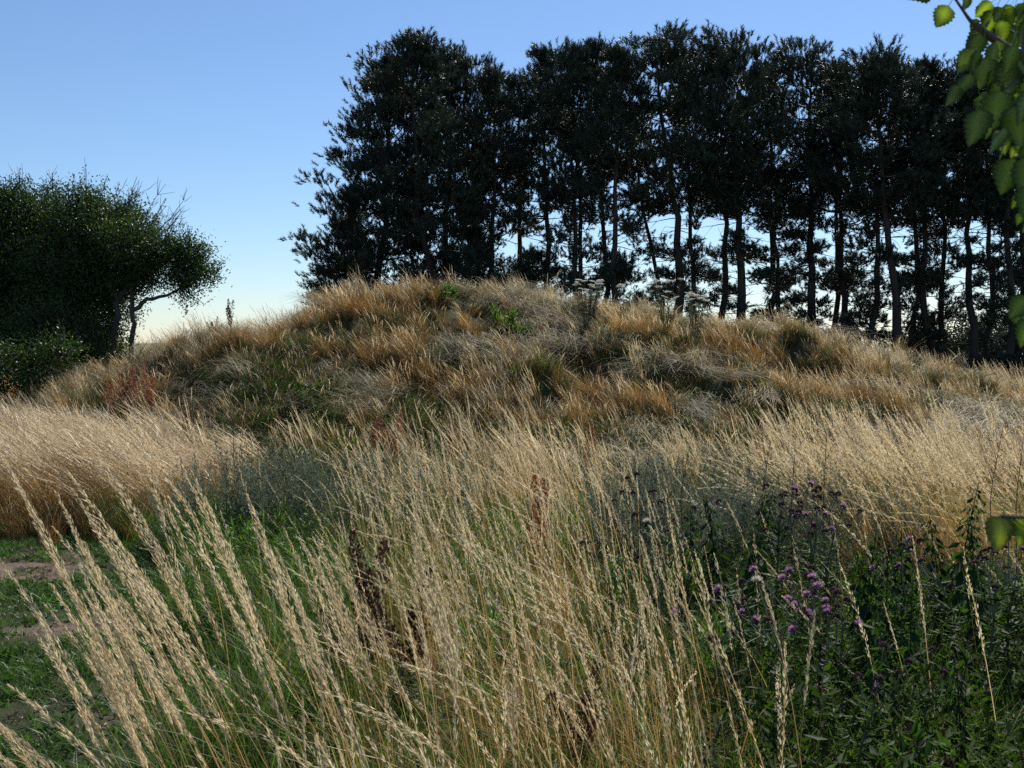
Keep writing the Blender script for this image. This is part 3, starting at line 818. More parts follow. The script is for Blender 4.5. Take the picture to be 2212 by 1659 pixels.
PINES = [
 # base X, top X, top Y, depth, variant, width factor, label
 (772, 750, 452, 39, 'young', 1.0, "small young pine, lowest of the row, at its far left end"),
 (845, 822, 116, 38.5, 'full', 1.0, "leftmost full height pine, bushy down to the mound crest"),
 (915, 905, 72, 36.5, 'full', .95, "tall dome topped pine with dense crown, second full height tree from the left"),
 (985, 960, 88, 40, 'full2', .95, "dark pine with slightly leaning trunk just right of the dome topped pine"),
 (1075, 1068, 128, 38, 'full2', .8, "pine whose top makes the low dip right of the dome topped pine"),
 (1040, 1036, 134, 41, 'd', .85, "rounded back row pine between the dome topped pine and the dip"),
 (1130, 1125, 130, 42, 'slim', 1.1, "pine in the back row behind the dip in the skyline"),
 (1192, 1160, 85, 39, 'c', .9, "pine leaning slightly left before the first tall narrow crown"),
 (1226, 1212, 60, 37, 'a', .8, "tall pine with a narrow airy crown rising left of the spire topped one"),
 (1262, 1248, 98, 41, 'slim', 1.0, "slim pine in the back row between the two tallest narrow crowns"),
 (1292, 1278, 53, 38, 'slim', .9, "spire topped slender pine, the highest narrow crown"),
 (1332, 1335, 84, 36, 'c', .9, "pine with the stout straight trunk right of the spire topped pine"),
 (1432, 1345, 190, 40.5, 'slim', .9, "thin pine leaning strongly to the left across its neighbours"),
 (1482, 1408, 58, 37, 'b', 1.05, "broad crowned pine, the highest of the middle group, trunk leaning left"),
 (1500, 1478, 92, 42, 'c', .8, "back row pine behind the broad middle crown"),
 (1556, 1560, 92, 39, 'b', .85, "flat topped pine right of the middle dip in the skyline"),
 (1612, 1600, 84, 36.5, 'd', .95, "pine with the thickest trunk in the middle of the row"),
 (1645, 1655, 106, 41, 'slim', 1.2, "pine bending right toward the gap of blue sky"),
 (1702, 1668, 330, 38, 'slim', .8, "short thin pine standing under the gap of blue sky"),
 (1766, 1748, 94, 38, 'd', .9, "pine on the right edge of the gap of blue sky"),
 (1796, 1800, 132, 42, 'slim', 1.0, "back row pine behind the right edge of the gap"),
 (1832, 1812, 118, 39, 'c', .95, "pine with slightly lower rounded top between two higher crowns"),
 (1872, 1862, 90, 37, 'a', .85, "narrow pine just left of the very dark wide trunk"),
 (1936, 1898, 88, 36, 'b', .95, "pine with the very dark wide double trunk right of centre"),
 (1962, 1962, 122, 41, 'slim', 1.1, "back row pine behind the very dark wide trunk"),
 (2002, 1985, 112, 38, 'c', .9, "slender pine third from the overhanging leaves"),
 (2052, 2036, 132, 40, 'a', .85, "airy crowned pine second from the overhanging leaves"),
 (2112, 2072, 122, 37, 'b', .85, "leaning pine beside the overhanging leaves"),
 (2146, 2122, 130, 41, 'c', .9, "back row pine partly behind the overhanging leaves"),
 (2168, 2150, 112, 36.5, 'a', .95, "front row pine rising straight behind the overhanging leaves"),
 (2205, 2192, 120, 39, 'c', .95, "pine at the right border of the photo"),
 (2260, 2250, 110, 38, 'b', .95, "pine just beyond the right border, its boughs reaching into view"),
]
for i, (Xb, Xt, Yt, d, var, wf, lab) in enumerate(PINES):
    bx, by = atpx(Xb, d), d
    gz = float(H(bx, by))
    top = zpx(Yt, d) - gz
    lean = math.atan2(atpx(Xt, d) - bx, top)
    nom = {'young': 6.9, 'b': 13.7, 'a': 13.5}.get(var, 13.3)
    # a tree whose crown is meant lower sits at true scale in height only
    o = thing("pine_tree", (bx, by, gz - .05), lab, "pine tree", "pines in the row behind the mound")
    o.rotation_euler = Euler((R(rng.uniform(-1.5, 1.5)), lean, 0)).to_matrix().to_4x4().to_euler()
    spin = rng.uniform(0, 2 * math.pi)
    o.rotation_euler = (Matrix.Rotation(lean, 4, 'Y') @ Matrix.Rotation(spin, 4, 'Z')).to_euler()
    s_ = top / nom
    if var == 'slim' and top < 9: o.scale = (.9, .9, s_)
    else: o.scale = (wf * 1.0, wf * 1.0, s_)
    for nm, me in zip(("trunk", "limbs", "crown"), PV[var]):
        link(nm, me, o)

# ------------------------------------------------------------------ broadleaved bushes at the left
def bush(name, loc, lobes, trunks, label, cat, leafmat='treeleaf', clumps=90, per=34, lsize=.062, crad=.20, dead=None, group=None):
    """lobes: (x,z,y,r) relative to loc; clumps of leaves hang in each lobe, twigs tie them to limbs"""
    o = thing(name, loc, label, cat, group)
    tr = Acc(); cr = Acc(); li = Acc()
    for (pts, r0, r1) in trunks:
        pts = np.array(pts, float)
        tt = np.linspace(0, 1, len(pts)); t2 = np.linspace(0, 1, len(pts) * 4)
        P = np.stack([np.interp(t2, tt, pts[:, k]) for k in range(3)], -1)
        P[1:-1] += rng.normal(0, .02, (len(P) - 2, 3))
        tube(tr, P, np.linspace(r0, r1, len(P)), 'treebark', 7)
    extra = []
    if leafmat == 'treeleaf':
        for (lx, lz, ly, r_) in lobes:
            for q in range(3):
                a_ = rng.uniform(-.6, math.pi + .6); extra.append((lx + math.cos(a_) * r_ * .85, lz + math.sin(a_) * r_ * .78, ly + rng.normal(0, .2), r_ * rng.uniform(.2, .36)))
    for (lx, lz, ly, r_) in list(lobes) + extra:
        c0 = np.array([lx, ly, lz])
        n = max(6, int(clumps * r_ ** 2.3))
        dv = unit(rng.normal(size=(n, 3)))
        rad = r_ * rng.uniform(.35, 1.0, n) ** .55 * (1 + .25 * rng.normal(size=n) * .5)
        C = c0 + dv * rad[:, None]
        C = C[C[:, 2] > .15]; n = len(C)
        for c in C[::2]:
            m_ = (c0 + c) / 2 + rng.normal(0, .07, 3)
            tube(li, [c0 + (c - c0) * .1, m_, c + (c - c0) * .05], [.02, .012, .005], 'treebark', 3)
        P = C[:, None, :] + rng.normal(0, crad, (n, per, 3)) * [1, 1, .8]
        D = unit(rng.normal(size=(n, per, 3)) + [0, 0, .2])
        leaves(cr, P.reshape(-1, 3), D.reshape(-1, 3), lsize * rng.uniform(.7, 1.3, n * per), lsize * .55, leafmat, rng.uniform(0, 1, n * per))
        k = rng.integers(0, n, max(3, n // 7))
        for c in C[k]:                                     # loose sprigs breaking the outline
            d = unit((c - c0) + [0, 0, .5 * r_]); L_ = rng.uniform(.2, .6)
            e = c + d * L_
            tube(li, [c, (c + e) / 2 + rng.normal(0, .03, 3), e], [.009, .006, .003], 'treebark', 3)
            q = rng.uniform(0, 1, 16)[:, None]
            leaves(cr, c + (e - c) * q + rng.normal(0, .035, (16, 3)), unit(rng.normal(size=(16, 3)) + d), lsize, lsize * .5, leafmat, rng.uniform(0, 1, 16))
    if tr.n: link("trunk", tr.mesh("bush_trunk", True), o)
    if li.n: link("branches", li.mesh("bush_branches"), o)
    link("crown", cr.mesh("bush_crown"), o)
    if dead:
        da = Acc()
        for (p0, d0, L_, n) in dead:
            p0 = np.array(p0, float)
            for q in range(n):
                d = unit(np.array(d0) + rng.normal(0, .28, 3) * [1, .8, .6]); l = L_ * rng.uniform(.5, 1.1)
                P = p0 + rng.normal(0, .08, 3) + d * l * np.linspace(0, 1, 7)[:, None] + np.cumsum(rng.normal(0, .025, (7, 3)), 0)
                tube(da, P, np.linspace(.014, .004, 7), 'treebark', 4)
                for s_ in range(rng.integers(4, 9)):
                    a_ = P[rng.integers(1, 7)]; dd = unit(d + rng.normal(0, .5, 3)); l2 = rng.uniform(.15, .5)
                    B = a_ + dd * l2 * np.linspace(0, 1, 4)[:, None] + np.cumsum(rng.normal(0, .012, (4, 3)), 0)
                    tube(da, B, np.linspace(.007, .003, 4), 'treebark', 3)
        link("dead_twigs", da.mesh("bush_dead_twigs"), o)
    return o

def bp(X, Y, d, x0, y0, dy=0.0):
    return (atpx(X, d) - x0, dy, zpx(Y, d))

def lob(lst, d, x0):
    return [(atpx(X, d) - x0, zpx(Y, d), dy, r_) for (X, Y, dy, r_) in lst]

d = 26.0
x0 = atpx(60, d); 
bush("broadleaf_tree", (x0, d, float(H(x0, d))), lob([(-60, 560, 0, 1.7), (50, 510, .3, 1.25), (110, 560, -.2, 1.3), (20, 660, -.6, 1.5), (110, 680, -.3, 1.3), (30, 780, -.9, 1.1), (140, 770, -.6, .9)], d, x0),
     [([bp(60, 900, d, x0, d), bp(50, 780, d, x0, d, .1), bp(20, 640, d, x0, d), bp(30, 520, d, x0, d)], .12, .035),
      ([bp(70, 900, d, x0, d), bp(100, 760, d, x0, d, -.1), bp(120, 620, d, x0, d)], .10, .03)],
     "dense dark round topped bush tree at the left border", "tree", clumps=230, per=34, crad=.15,
     dead=[(bp(60, 430, d, x0, d), (0, 0, 1), .45, 3), (bp(-20, 420, d, x0, d), (.1, 0, 1), .4, 3)])
d = 25.0; x0 = atpx(215, d)
bush("broadleaf_tree", (x0, d, float(H(x0, d))), lob([(200, 520, 0, 1.0), (255, 510, .2, .72), (170, 600, -.3, 1.05), (240, 600, -.2, .85), (180, 690, -.5, .8), (160, 460, .1, .55), (120, 740, -.4, .9), (215, 760, .3, .6), (190, 800, -.3, .6), (240, 690, .3, .45)], d, x0),
     [([bp(215, 880, d, x0, d), bp(205, 740, d, x0, d), bp(150, 700, d, x0, d, -.2), bp(170, 600, d, x0, d)], .10, .03),
      ([bp(222, 880, d, x0, d), bp(240, 735, d, x0, d, .1), bp(235, 640, d, x0, d), bp(250, 540, d, x0, d)], .09, .03),
      ([bp(190, 800, d, x0, d), bp(160, 730, d, x0, d), bp(130, 705, d, x0, d)], .07, .03)],
     "middle bush tree with bare dead twigs sticking out at its upper right", "tree", clumps=270, per=34, crad=.15,
     dead=[(bp(290, 560, d, x0, d), (.75, 0, 1), 1.5, 16), (bp(270, 480, d, x0, d), (.25, 0, 1), .8, 8), (bp(335, 590, d, x0, d), (1, 0, .75), .8, 6), (bp(190, 440, d, x0, d), (0, 0, 1), .5, 3), (bp(110, 440, d, x0, d), (0, 0, 1), .5, 3)])
d = 24.0; x0 = atpx(285, d)
bush("broadleaf_tree", (x0, d, float(H(x0, d))), lob([(290, 590, 0, .72), (330, 610, .1, .55), (385, 625, 0, .52), (420, 610, -.1, .38), (405, 665, 0, .42), (300, 650, .2, .42), (250, 660, .2, .5), (437, 650, 0, .25)], d, x0),
     [([bp(275, 860, d, x0, d), bp(292, 760, d, x0, d), bp(285, 720, d, x0, d), bp(288, 660, d, x0, d), bp(270, 600, d, x0, d)], .065, .025),
      ([bp(262, 860, d, x0, d), bp(243, 780, d, x0, d), bp(258, 730, d, x0, d), bp(255, 690, d, x0, d), bp(235, 665, d, x0, d)], .09, .03),
      ([bp(284, 725, d, x0, d), bp(320, 700, d, x0, d), bp(365, 690, d, x0, d), bp(405, 670, d, x0, d)], .055, .02),
      ([bp(252, 710, d, x0, d), bp(275, 680, d, x0, d), bp(300, 640, d, x0, d), bp(340, 610, d, x0, d)], .06, .02)],
     "small crooked fruit tree with a limb reaching right over the mound's edge", "tree", clumps=250, per=36, lsize=.06, crad=.15,
     dead=[(bp(345, 580, d, x0, d), (.9, 0, 1), .7, 4), (bp(415, 590, d, x0, d), (.3, 0, 1), .35, 2)])
d = 20.5; x0 = atpx(120, d)
bush("undergrowth_shrub", (x0, d, float(H(x0, d))), lob([(10, 845, 0, .4), (80, 850, .1, .35), (145, 835, -.1, .30)], d, x0), [],
     "low leafy shrub in the shade beneath the left bush trees", "shrub", clumps=120, per=34, lsize=.06, crad=.15)
d = 23.0; x0 = atpx(210, d)
bush("undergrowth_shrub", (x0, d, float(H(x0, d))), lob([(170, 780, 0, .7), (100, 770, .2, .8), (30, 770, .2, .8), (215, 790, .2, .4)], d, x0), [],
     "dark shrub filling the gap between the left tree trunks", "shrub", clumps=110, per=34, lsize=.06, crad=.16)
# far hedge bushes seen through the trunks at the right
for (X, Y, r_, lab) in [(2010, 712, 1.6, "far pale bush seen between the trunks left of the dark pair"), (2075, 705, 2.0, "far rounded bush beyond the leaning pine"),
                        (2140, 700, 2.2, "far bush at the right border behind the pines"), (1935, 722, 1.4, "far low bush behind the very dark wide trunk"), (2230, 695, 2.4, "far bush just beyond the right border")]:
    d = 78.0; x0 = atpx(X, d)
    bush("hedge_bush", (x0, d, 0), [(0, r_ * .8, 0, r_), (-r_ * .8, r_ * .5, 0, r_ * .7), (r_ * .9, r_ * .5, .3, r_ * .7), (0.2, .7, -.5, r_ * .8)], [], lab, "bush", 'hedge', clumps=16, per=22, lsize=.22, crad=.35, group="bushes on the horizon behind the pines")

# ------------------------------------------------------------------ individual meadow plants
def sorrel_meshes(h, mat, n=5, w=.03):
    st = Acc(); se = Acc()
    b = np.c_[rng.normal(0, .05, (n, 2)), np.zeros(n)]
    C = curve_lines(b, rng.uniform(.8, 1.05, n) * h, rng.uniform(0, .15, n), rng.uniform(0, .15, n), dirs_left(n, 1.2), 7)
    ribbons(st, C, .009, 'sorrel' if mat != 'dkdock' else 'greystem', .5, .5)
    t = rng.uniform(.45, 1, (n, 150)); P, T = sample_line(C, t)
    rv = unit(np.cross(T, rng.normal(size=T.shape)))
    rad = w * np.sin(np.pi * np.clip((t - .42) / .6, 0, 1)) * rng.uniform(.2, 1.2, t.shape)
    P = P + rv * rad[..., None] + T * rad[..., None]
    leaves(se, P.reshape(-1, 3), unit(T + rv * .7).reshape(-1, 3), .024, .017, mat, rng.uniform(0, 1, n * 150))
    return st.mesh("dock_stems"), se.mesh("dock_seeds")
SV = [sorrel_meshes(.85, 'sorrel', 6, .05), sorrel_meshes(.8, 'sorrel', 4, .04), sorrel_meshes(.8, 'dkdock', 4, .035), sorrel_meshes(.9, 'dkdock', 5, .035)]
def put(meshes, names, nm, X, d, label, cat, group, s_=1.0, zs=1.0, tilt=0.0, dz=0.0):
    bx = atpx(X, d); o = thing(nm, (bx, d, float(H(bx, d)) - .02 + dz), label, cat, group)
    o.rotation_euler = (Matrix.Rotation(tilt, 4, 'Y') @ Matrix.Rotation(rng.uniform(-.6, .6), 4, 'Z')).to_euler(); o.scale = (s_, s_, s_ * zs)
    for a_, me in zip(names, meshes): link(a_, me, o)
    return o
G_S = "sorrel plants gone to rust red seed"
for (X, d, v, s_, lab) in [
    (245, 16.6, 0, 1.0, "rust red sorrel at the left foot of the mound, nearest the bush trees"),
    (272, 16.8, 1, 1.15, "tall rust red sorrel just below the crooked fruit tree trunk"),
    (297, 17.0, 0, 1.15, "tallest rust red sorrel beside the crooked fruit tree"),
    (322, 16.9, 1, 1.0, "rust red sorrel right of the tallest one by the fruit tree"),
    (392, 19.4, 1, .7, "small rust red sorrel on the left skyline of the mound"),
    (802, 13.4, 1, .9, "red sorrel head at the mound foot, left one of a pair"),
    (852, 13.5, 0, .95, "red sorrel head at the mound foot, right one of a pair"),
    (968, 13.4, 1, .85, "lone red sorrel before the dark hollow in the mound foot"),
    (1268, 12.4, 1, 1.0, "red sorrel showing above the centre grass tops"),
    (1152, 7.6, 1, 1.0, "reddish sorrel amid pale grass left of the brown thistles"),
    (215, 12.9, 1, .9, "red sorrel behind the pinkish gold grass at the left"),
    (2168, 12.0, 0, .95, "red sorrel at the right border behind the leaning grass"),
    (1960, 12.0, 1, .95, "red sorrel above the bright leaning grass"),
    (1640, 12.6, 1, .9, "red sorrel right of centre at the mound foot")]:
    put(SV[v], ("stems", "seed_heads"), "sorrel_plant", X, d, lab, "sorrel", G_S, s_)
for (X, d, v, s_, lab) in [
    (500, 20.0, 3, .85, "dark spiky dock on the left skyline, taller right one"),
    (462, 20.0, 2, .7, "dark spiky dock on the left skyline, shorter left one"),
    (805, 4.9, 3, .95, "dark brown dock amid the pale foreground grass, left one"),
    (893, 4.7, 2, .9, "dark brown dock amid the pale foreground grass, right one"),
    (745, 5.1, 2, .7, "short dark dock at the edge of the green herbs"),
    (1265, 3.9, 2, .7, "dark dock low among the centre foreground stems"),
    (2040, 3.3, 3, .62, "brown seeding dock at the bottom of the dark herbs")]:
    put(SV[v], ("stems", "seed_heads"), "dock_plant", X, d, lab, "dock", "dock plants gone to dark seed", s_)

# thistles
def head_meshes(fl, n=70, fr=.012):
    a_ = Acc(); 
    n2 = 70
    dv = unit(rng.normal(size=(n2, 3))); dv[:, 2] = dv[:, 2] * .9
    diamonds(a_, dv * .0055 + [0, 0, .006], unit(dv + [0, 0, .6]), .010, .005, 'involucre', rng.uniform(0, 1, n2))
    b_ = Acc()
    dd = unit(rng.normal(size=(n, 3)) * [.55, .55, .2] + [0, 0, .8])
    diamonds(b_, np.zeros((n, 3)) + [0, 0, .010], dd, fr, .0035, fl, rng.uniform(0, 1, n))
    return a_.mesh("thistle_bracts"), b_.mesh("thistle_florets")
HV = {'purple': head_meshes('purple', 90, .019), 'dull': head_meshes('dullpurple', 60, .012), 'fluff': head_meshes('fluff', 90, .026)}
def thistle(X, d, h, nh, kinds, label, s_=1.0, spread=.085):
    bx = atpx(X, d); gz = float(H(bx, d))
    o = thing("thistle_plant", (bx, d, gz - .02), label, "thistle", "thistles in the right foreground")
    st = Acc(); le = Acc()
    main = np.array([[0, 0, 0], [-.02, 0, h * .35], [rng.normal(0, .03), 0, h * .6], [rng.normal(0, .04), 0, h * .82]])
    t2 = np.linspace(0, 3, 10)
    MP = np.stack([np.interp(t2, range(4), main[:, k]) for k in range(3)], -1)
    tube(st, MP, np.linspace(.006, .0035, 10), 'mugwort', 5)
    heads = []
    for i in range(nh):
        tt = rng.uniform(.5, 1); p = np.array([np.interp(tt * 3, t2, MP[:, k]) for k in range(3)])
        e = np.array([MP[-1][0] + rng.normal(0, spread), rng.normal(0, spread), h * rng.uniform(.80, 1.02)])
        m_ = (p + e) / 2 + [0, 0, -.02] + rng.normal(0, .01, 3)
        tube(st, [p, m_, e], [.003, .0025, .002], 'mugwort', 4)
        heads.append((e, unit(e - m_)))
    n = 60; t = rng.uniform(.1, .95, n); P = np.stack([np.interp(t * 3, t2, MP[:, k]) for k in range(3)], -1)
    a = rng.uniform(0, 6.28, n); D = unit(np.stack([np.cos(a), np.sin(a), rng.uniform(-.1, .9, n)], -1))
    leaves(le, P, D, rng.uniform(.05, .12, n), rng.uniform(.012, .028, n), 'herb', rng.uniform(0, 1, n), nrm=np.tile([0, 0, 1.], (n, 1)))
    q = P + D * .04
    leaves(le, q, unit(np.cross(D, [0, 0, 1.]) + D * .5), .03, .010, 'herb', rng.uniform(0, 1, n)); leaves(le, q, unit(-np.cross(D, [0, 0, 1.]) + D * .5), .03, .010, 'herb', rng.uniform(0, 1, n))
    link("stem", st.mesh("thistle_stem"), o); link("foliage", le.mesh("thistle_leaves"), o)
    for (e, dr) in heads:
        kd = rng.choice(kinds)
        if kd == 'fluff' and rng.uniform() < .5: kd = 'dull'
        A, B = HV[kd]
        hd = link("flower_head", A, o); hd.location = e; hd.rotation_euler = Vector(dr).to_track_quat('Z', 'Y').to_euler()
        hs = rng.uniform(1.0, 1.45) * s_; hd.scale = (hs, hs, hs)
        fl = link("florets", B, hd)
for a_ in [
    (1690, 5.4, 1.02, 16, ['dull', 'dull', 'dull', 'dull', 'purple'], "tall thistle with the big cluster of purple heads, left of the bright leaning grass"),
    (1745, 5.3, .98, 15, ['dull', 'dull', 'dull', 'dull', 'purple'], "thistle sharing the big purple cluster, its right half"),
    (1795, 5.6, .95, 7, ['dull', 'dull', 'purple'], "thistle with few heads right of the big purple cluster"),
    (1405, 5.6, 1.03, 9, ['dull'], "brown headed thistle rising from the grey green herbs left of centre right"),
    (1440, 5.5, .95, 6, ['dull', 'dull', 'fluff'], "thistle with white down next to the brown headed one"),
    (1330, 5.2, .88, 5, ['dull'], "small dark thistle left of the downy one"),
    (1765, 4.3, .82, 13, ['purple', 'dull', 'dull'], "thistle with bright purple heads in mid height of the dark herbs"),
    (1840, 4.2, .80, 9, ['dull', 'dull', 'purple'], "thistle with mixed heads right of the bright purple one"),
    (1700, 4.1, .82, 7, ['fluff', 'dull', 'purple'], "thistle with a downy head beside the bright purple one"),
    (1610, 4.7, .86, 8, ['dull'], "dull thistle cluster at the edge of the pale foreground grass"),
    (1955, 4.6, .86, 5, ['purple', 'dull', 'dull', 'dull'], "thistle with one round violet head right of the mixed one"),
    (2060, 4.8, .86, 8, ['dull', 'dull', 'dull', 'dull', 'purple'], "brownish thistle left of the blurred hanging leaf"),
    (2150, 4.6, .84, 11, ['dull'], "many headed brown thistle below the blurred hanging leaf"),
    (2200, 4.7, .88, 5, ['dull', 'dull', 'purple'], "thistle at the right border below the hanging leaf"),
    (1865, 3.5, .70, 5, ['purple', 'dull', 'dull', 'dull'], "low thistle with violet heads in the lower right"),
    (2195, 2.9, .55, 7, ['dull'], "dark low thistle in the bottom right corner"),
    (2010, 3.7, .66, 4, ['dull'], "short thistle hidden in the lower dark herbs"),
    (1560, 3.9, .80, 5, ['purple', 'dull', 'dull', 'dull'], "thistle among the near seed heads right of centre")]:
    thistle(*a_)

# nettles
def nettle_meshes(h):
    st = Acc(); le = Acc()
    C = curve_lines(np.zeros((1, 3)), np.array([h]), np.array([.03]), np.array([.06]), dirs_left(1, 1), 9)
    tube(st, C[0], np.linspace(.004, .002, 9), 'nettle', 5)
    k = int(h / .045)
    for i in range(k):
        t = .12 + .88 * i / k; P, T = sample_line(C, np.array([[t]])); P = P[0, 0]
        sz = .095 * (1 - .65 * max(0, (t - .6) / .4)) * rng.uniform(.8, 1.1)
        for s_ in (0, 1, 2, 3):
            if s_ > 1 and rng.uniform() < .3: continue
            a = (i % 2) * math.pi / 2 + s_ * math.pi + rng.normal(0, .35) + (s_ > 1) * .7
            dr = unit(np.array([math.cos(a), math.sin(a), -.5 - .7 * rng.uniform()]))
            p0 = P + np.array([math.cos(a), math.sin(a), .2]) * .02
            leaves(le, p0[None], dr[None], sz, sz * .5, 'nettle', rng.uniform(0, 1), nrm=np.array([[0, 0, 1.]]) + rng.normal(0, .2, (1, 3)))
        n = 10                                              # hanging seed strings
        q = P + rng.normal(0, .018, (n, 3)); leaves(le, q, np.tile([0, 0, -1.], (n, 1)) + rng.normal(0, .2, (n, 3)), .022, .010, 'nettle', 0)
    return st.mesh("nettle_stem"), le.mesh("nettle_leaves")
NV = [nettle_meshes(.98), nettle_meshes(.9), nettle_meshes(1.0)]
for (X, d, v, s_, lab) in [
    (2050, 5.3, 0, 1.04, "tall dark nettle in front of the golden stems at the right"),
    (2063, 5.45, 1, .95, "second stem of the tall dark nettle pair at the right"),
    (1868, 4.6, 0, .92, "nettle leaning right of the purple thistle cluster"),
    (1890, 4.7, 1, .9, "nettle standing close right of the leaning one"),
    (1925, 4.5, 2, .85, "dark nettle in the middle of the dark herbs"),
    (1955, 4.9, 1, .95, "nettle below the leaning bright grass"),
    (1600, 5.6, 2, .95, "nettle left of the big purple thistle cluster"),
    (1565, 5.9, 1, .98, "leafy nettle at the edge of the grey green herbs"),
    (1640, 5.9, 0, .92, "nettle just behind the tall purple thistle"),
    (1990, 4.2, 0, .8, "nettle beside the dark centre of the lower right herbs"),
    (1900, 3.9, 2, .72, "low nettle above the bottom right bent grass stem"),
    (2130, 5.0, 2, .9, "nettle left of the blurred hanging leaf"),
    (1480, 6.0, 1, .9, "nettle behind the downy thistle"),
    (2100, 3.6, 1, .68, "nettle low at the right among dark leaves"),
    (1940, 3.2, 0, .6, "short nettle at the bottom of the dark herbs")]:
    o = put(NV[v], ("stem", "foliage"), "nettle_plant", X, d, lab, "nettle", "nettles in the right foreground", s_ * 1.06, tilt=rng.normal(0, .05))

# tall dark dead stalks
def stalk(X, d, h, label):
    acc = Acc()
    P = np.array([[0, 0, 0], [.03, 0, h * .35], [.02, .02, h * .7], [.06, 0, h]]) + rng.normal(0, .015, (4, 3))
    t2 = np.linspace(0, 3, 9); MP = np.stack([np.interp(t2, range(4), P[:, k]) for k in range(3)], -1)
    tube(acc, MP, np.linspace(.0045, .0015, 9), 'greystem', 5)
    for i in range(14):
        p = MP[rng.integers(2, 9)]; e = p + unit(np.array([rng.normal(0, .5), rng.normal(0, .5), 1])) * rng.uniform(.06, .18)
        tube(acc, [p, e], [.0016, .0008], 'greystem', 3)
        diamonds(acc, e[None] + rng.normal(0, .008, (5, 3)), unit(rng.normal(size=(5, 3)) + [0, 0, 1]), .012, .004, 'greystem', .5)
    bx = atpx(X, d); o = link("dead_stalk", acc.mesh("dead_stalk"), label=label, category="dead stalk", group="thin dark stalks in the grey green herbs")
    o.location = (bx, d, float(H(bx, d)) - .02)
for a_ in [(1470, 6.6, 1.18, "thin dark stalk left of the nettles in the grey herbs"), (1645, 6.3, 1.15, "thin dark stalk straight above the purple thistles"),
           (1772, 6.0, 1.2, "tall dark stalk between grey herbs and leaning grass"), (1700, 6.2, 1.1, "dark stalk leaning beside the tall purple thistle"),
           (1380, 6.8, 1.1, "dark stalk behind the brown headed thistle"), (2140, 6.6, 1.15, "dark stalk at the right in the golden stems"),
           (2195, 6.2, 1.2, "dark stalk at the right border above the hanging leaf"), (495, 8.6, 1.1, "dark stalk in the grey herbs left of centre")]:
    stalk(*a_)

# yarrow on the crest
um = Acc()
n = 90; rr = .055 * np.sqrt(U(0, 1, n)); a = U(0, 6.28, n)
p = np.stack([rr * np.cos(a), rr * np.sin(a), .012 * (1 - (rr / .055) ** 2)], -1)
leaves(um, p, unit(rng.normal(size=(n, 3)) * [1, 1, .3] + [0, 0, .5]), .016, .014, 'umbel', U(0, 1, n))
for k_ in range(12):
    a1 = k_ / 12 * 6.28; tube(um, [[0, 0, -.05], [.045 * math.cos(a1), .045 * math.sin(a1), .0]], [.0015, .001], 'dkgreen', 3)
UM = um.mesh("flower_umbel")
def yarrow(X0, X1, Y, d, n, label, h=.55):
    Xc = (X0 + X1) / 2; bx = atpx(Xc, d); gz = float(H(bx, d))
    o = thing("yarrow_plant", (bx, d, gz - .02), label, "yarrow", "white flowering plants on the crest")
    st = Acc(); le = Acc()
    hw = (X1 - X0) / 2 * K * d
    top = zpx(Y, d) - gz
    for i in range(n):
        e = np.array([rng.uniform(-hw, hw), rng.uniform(-.2, .2), top * rng.uniform(.72, 1.0)])
        b = np.array([e[0] * .3, e[1] * .3, 0]); m_ = (b + e) / 2 * [.8, .8, 1]
        tube(st, [b, m_, e - [0, 0, .045]], [.005, .004, .003], 'dkgreen', 4)
        u_ = link("flower_umbel", UM, o); u_.location = e; u_.rotation_euler = (rng.normal(0, .2), rng.normal(0, .2), rng.uniform(0, 6)); s_ = rng.uniform(.7, 1.25); u_.scale = (s_, s_, s_)
        t = rng.uniform(.1, .9, 26)[:, None]; P = b + (e - b) * t
        leaves(le, P, unit(rng.normal(size=(26, 3)) + [0, 0, .2]), .07, .018, 'mugwort' if i % 2 else 'dkgreen', rng.uniform(0, 1, 26))
    link("stems", st.mesh("yarrow_stems"), o); link("foliage", le.mesh("yarrow_leaves"), o)
yarrow(1243, 1300, 603, 19.6, 26, "bushiest white yarrow on the crest, left of the stout pine trunk")
yarrow(1318, 1375, 610, 20.0, 7, "sparse yarrow directly beneath the stout straight pine trunk")
yarrow(1405, 1478, 602, 20.0, 10, "tall white yarrow standing alone against the dark pine trunks")
yarrow(1428, 1465, 624, 19.4, 5, "short yarrow below the tall lone one")
yarrow(1482, 1522, 630, 19.4, 14, "dense low yarrow at the right end of the white flowers")

# green saplings / leafy plants on the mound
def leafy(X, d, h, r_, label):
    bx = atpx(X, d); o = thing("leafy_plant", (bx, d, float(H(bx, d)) - .03), label, "leafy plant", "leafy green plants on the mound")
    st = Acc(); le = Acc(); n = 9
    b = np.c_[rng.normal(0, r_ * .3, (n, 2)), np.zeros(n)]
    C = curve_lines(b, rng.uniform(.6, 1.05, n) * h, rng.uniform(0, .3, n) , rng.uniform(0, .2, n), dirs_left(n, 2.5), 6)
    for c in C: tube(st, c, np.linspace(.006, .002, 6), 'dkgreen', 4)
    t = rng.uniform(.05, 1, (n, 60)); P, T = sample_line(C, t)
    leaves(le, (P + rng.normal(0, .02, P.shape)).reshape(-1, 3), unit(rng.normal(size=P.shape) + T).reshape(-1, 3), .09, .035, 'green', rng.uniform(0, 1, n * 60))
    link("stems", st.mesh("leafy_stems"), o); link("foliage", le.mesh("leafy_leaves"), o)
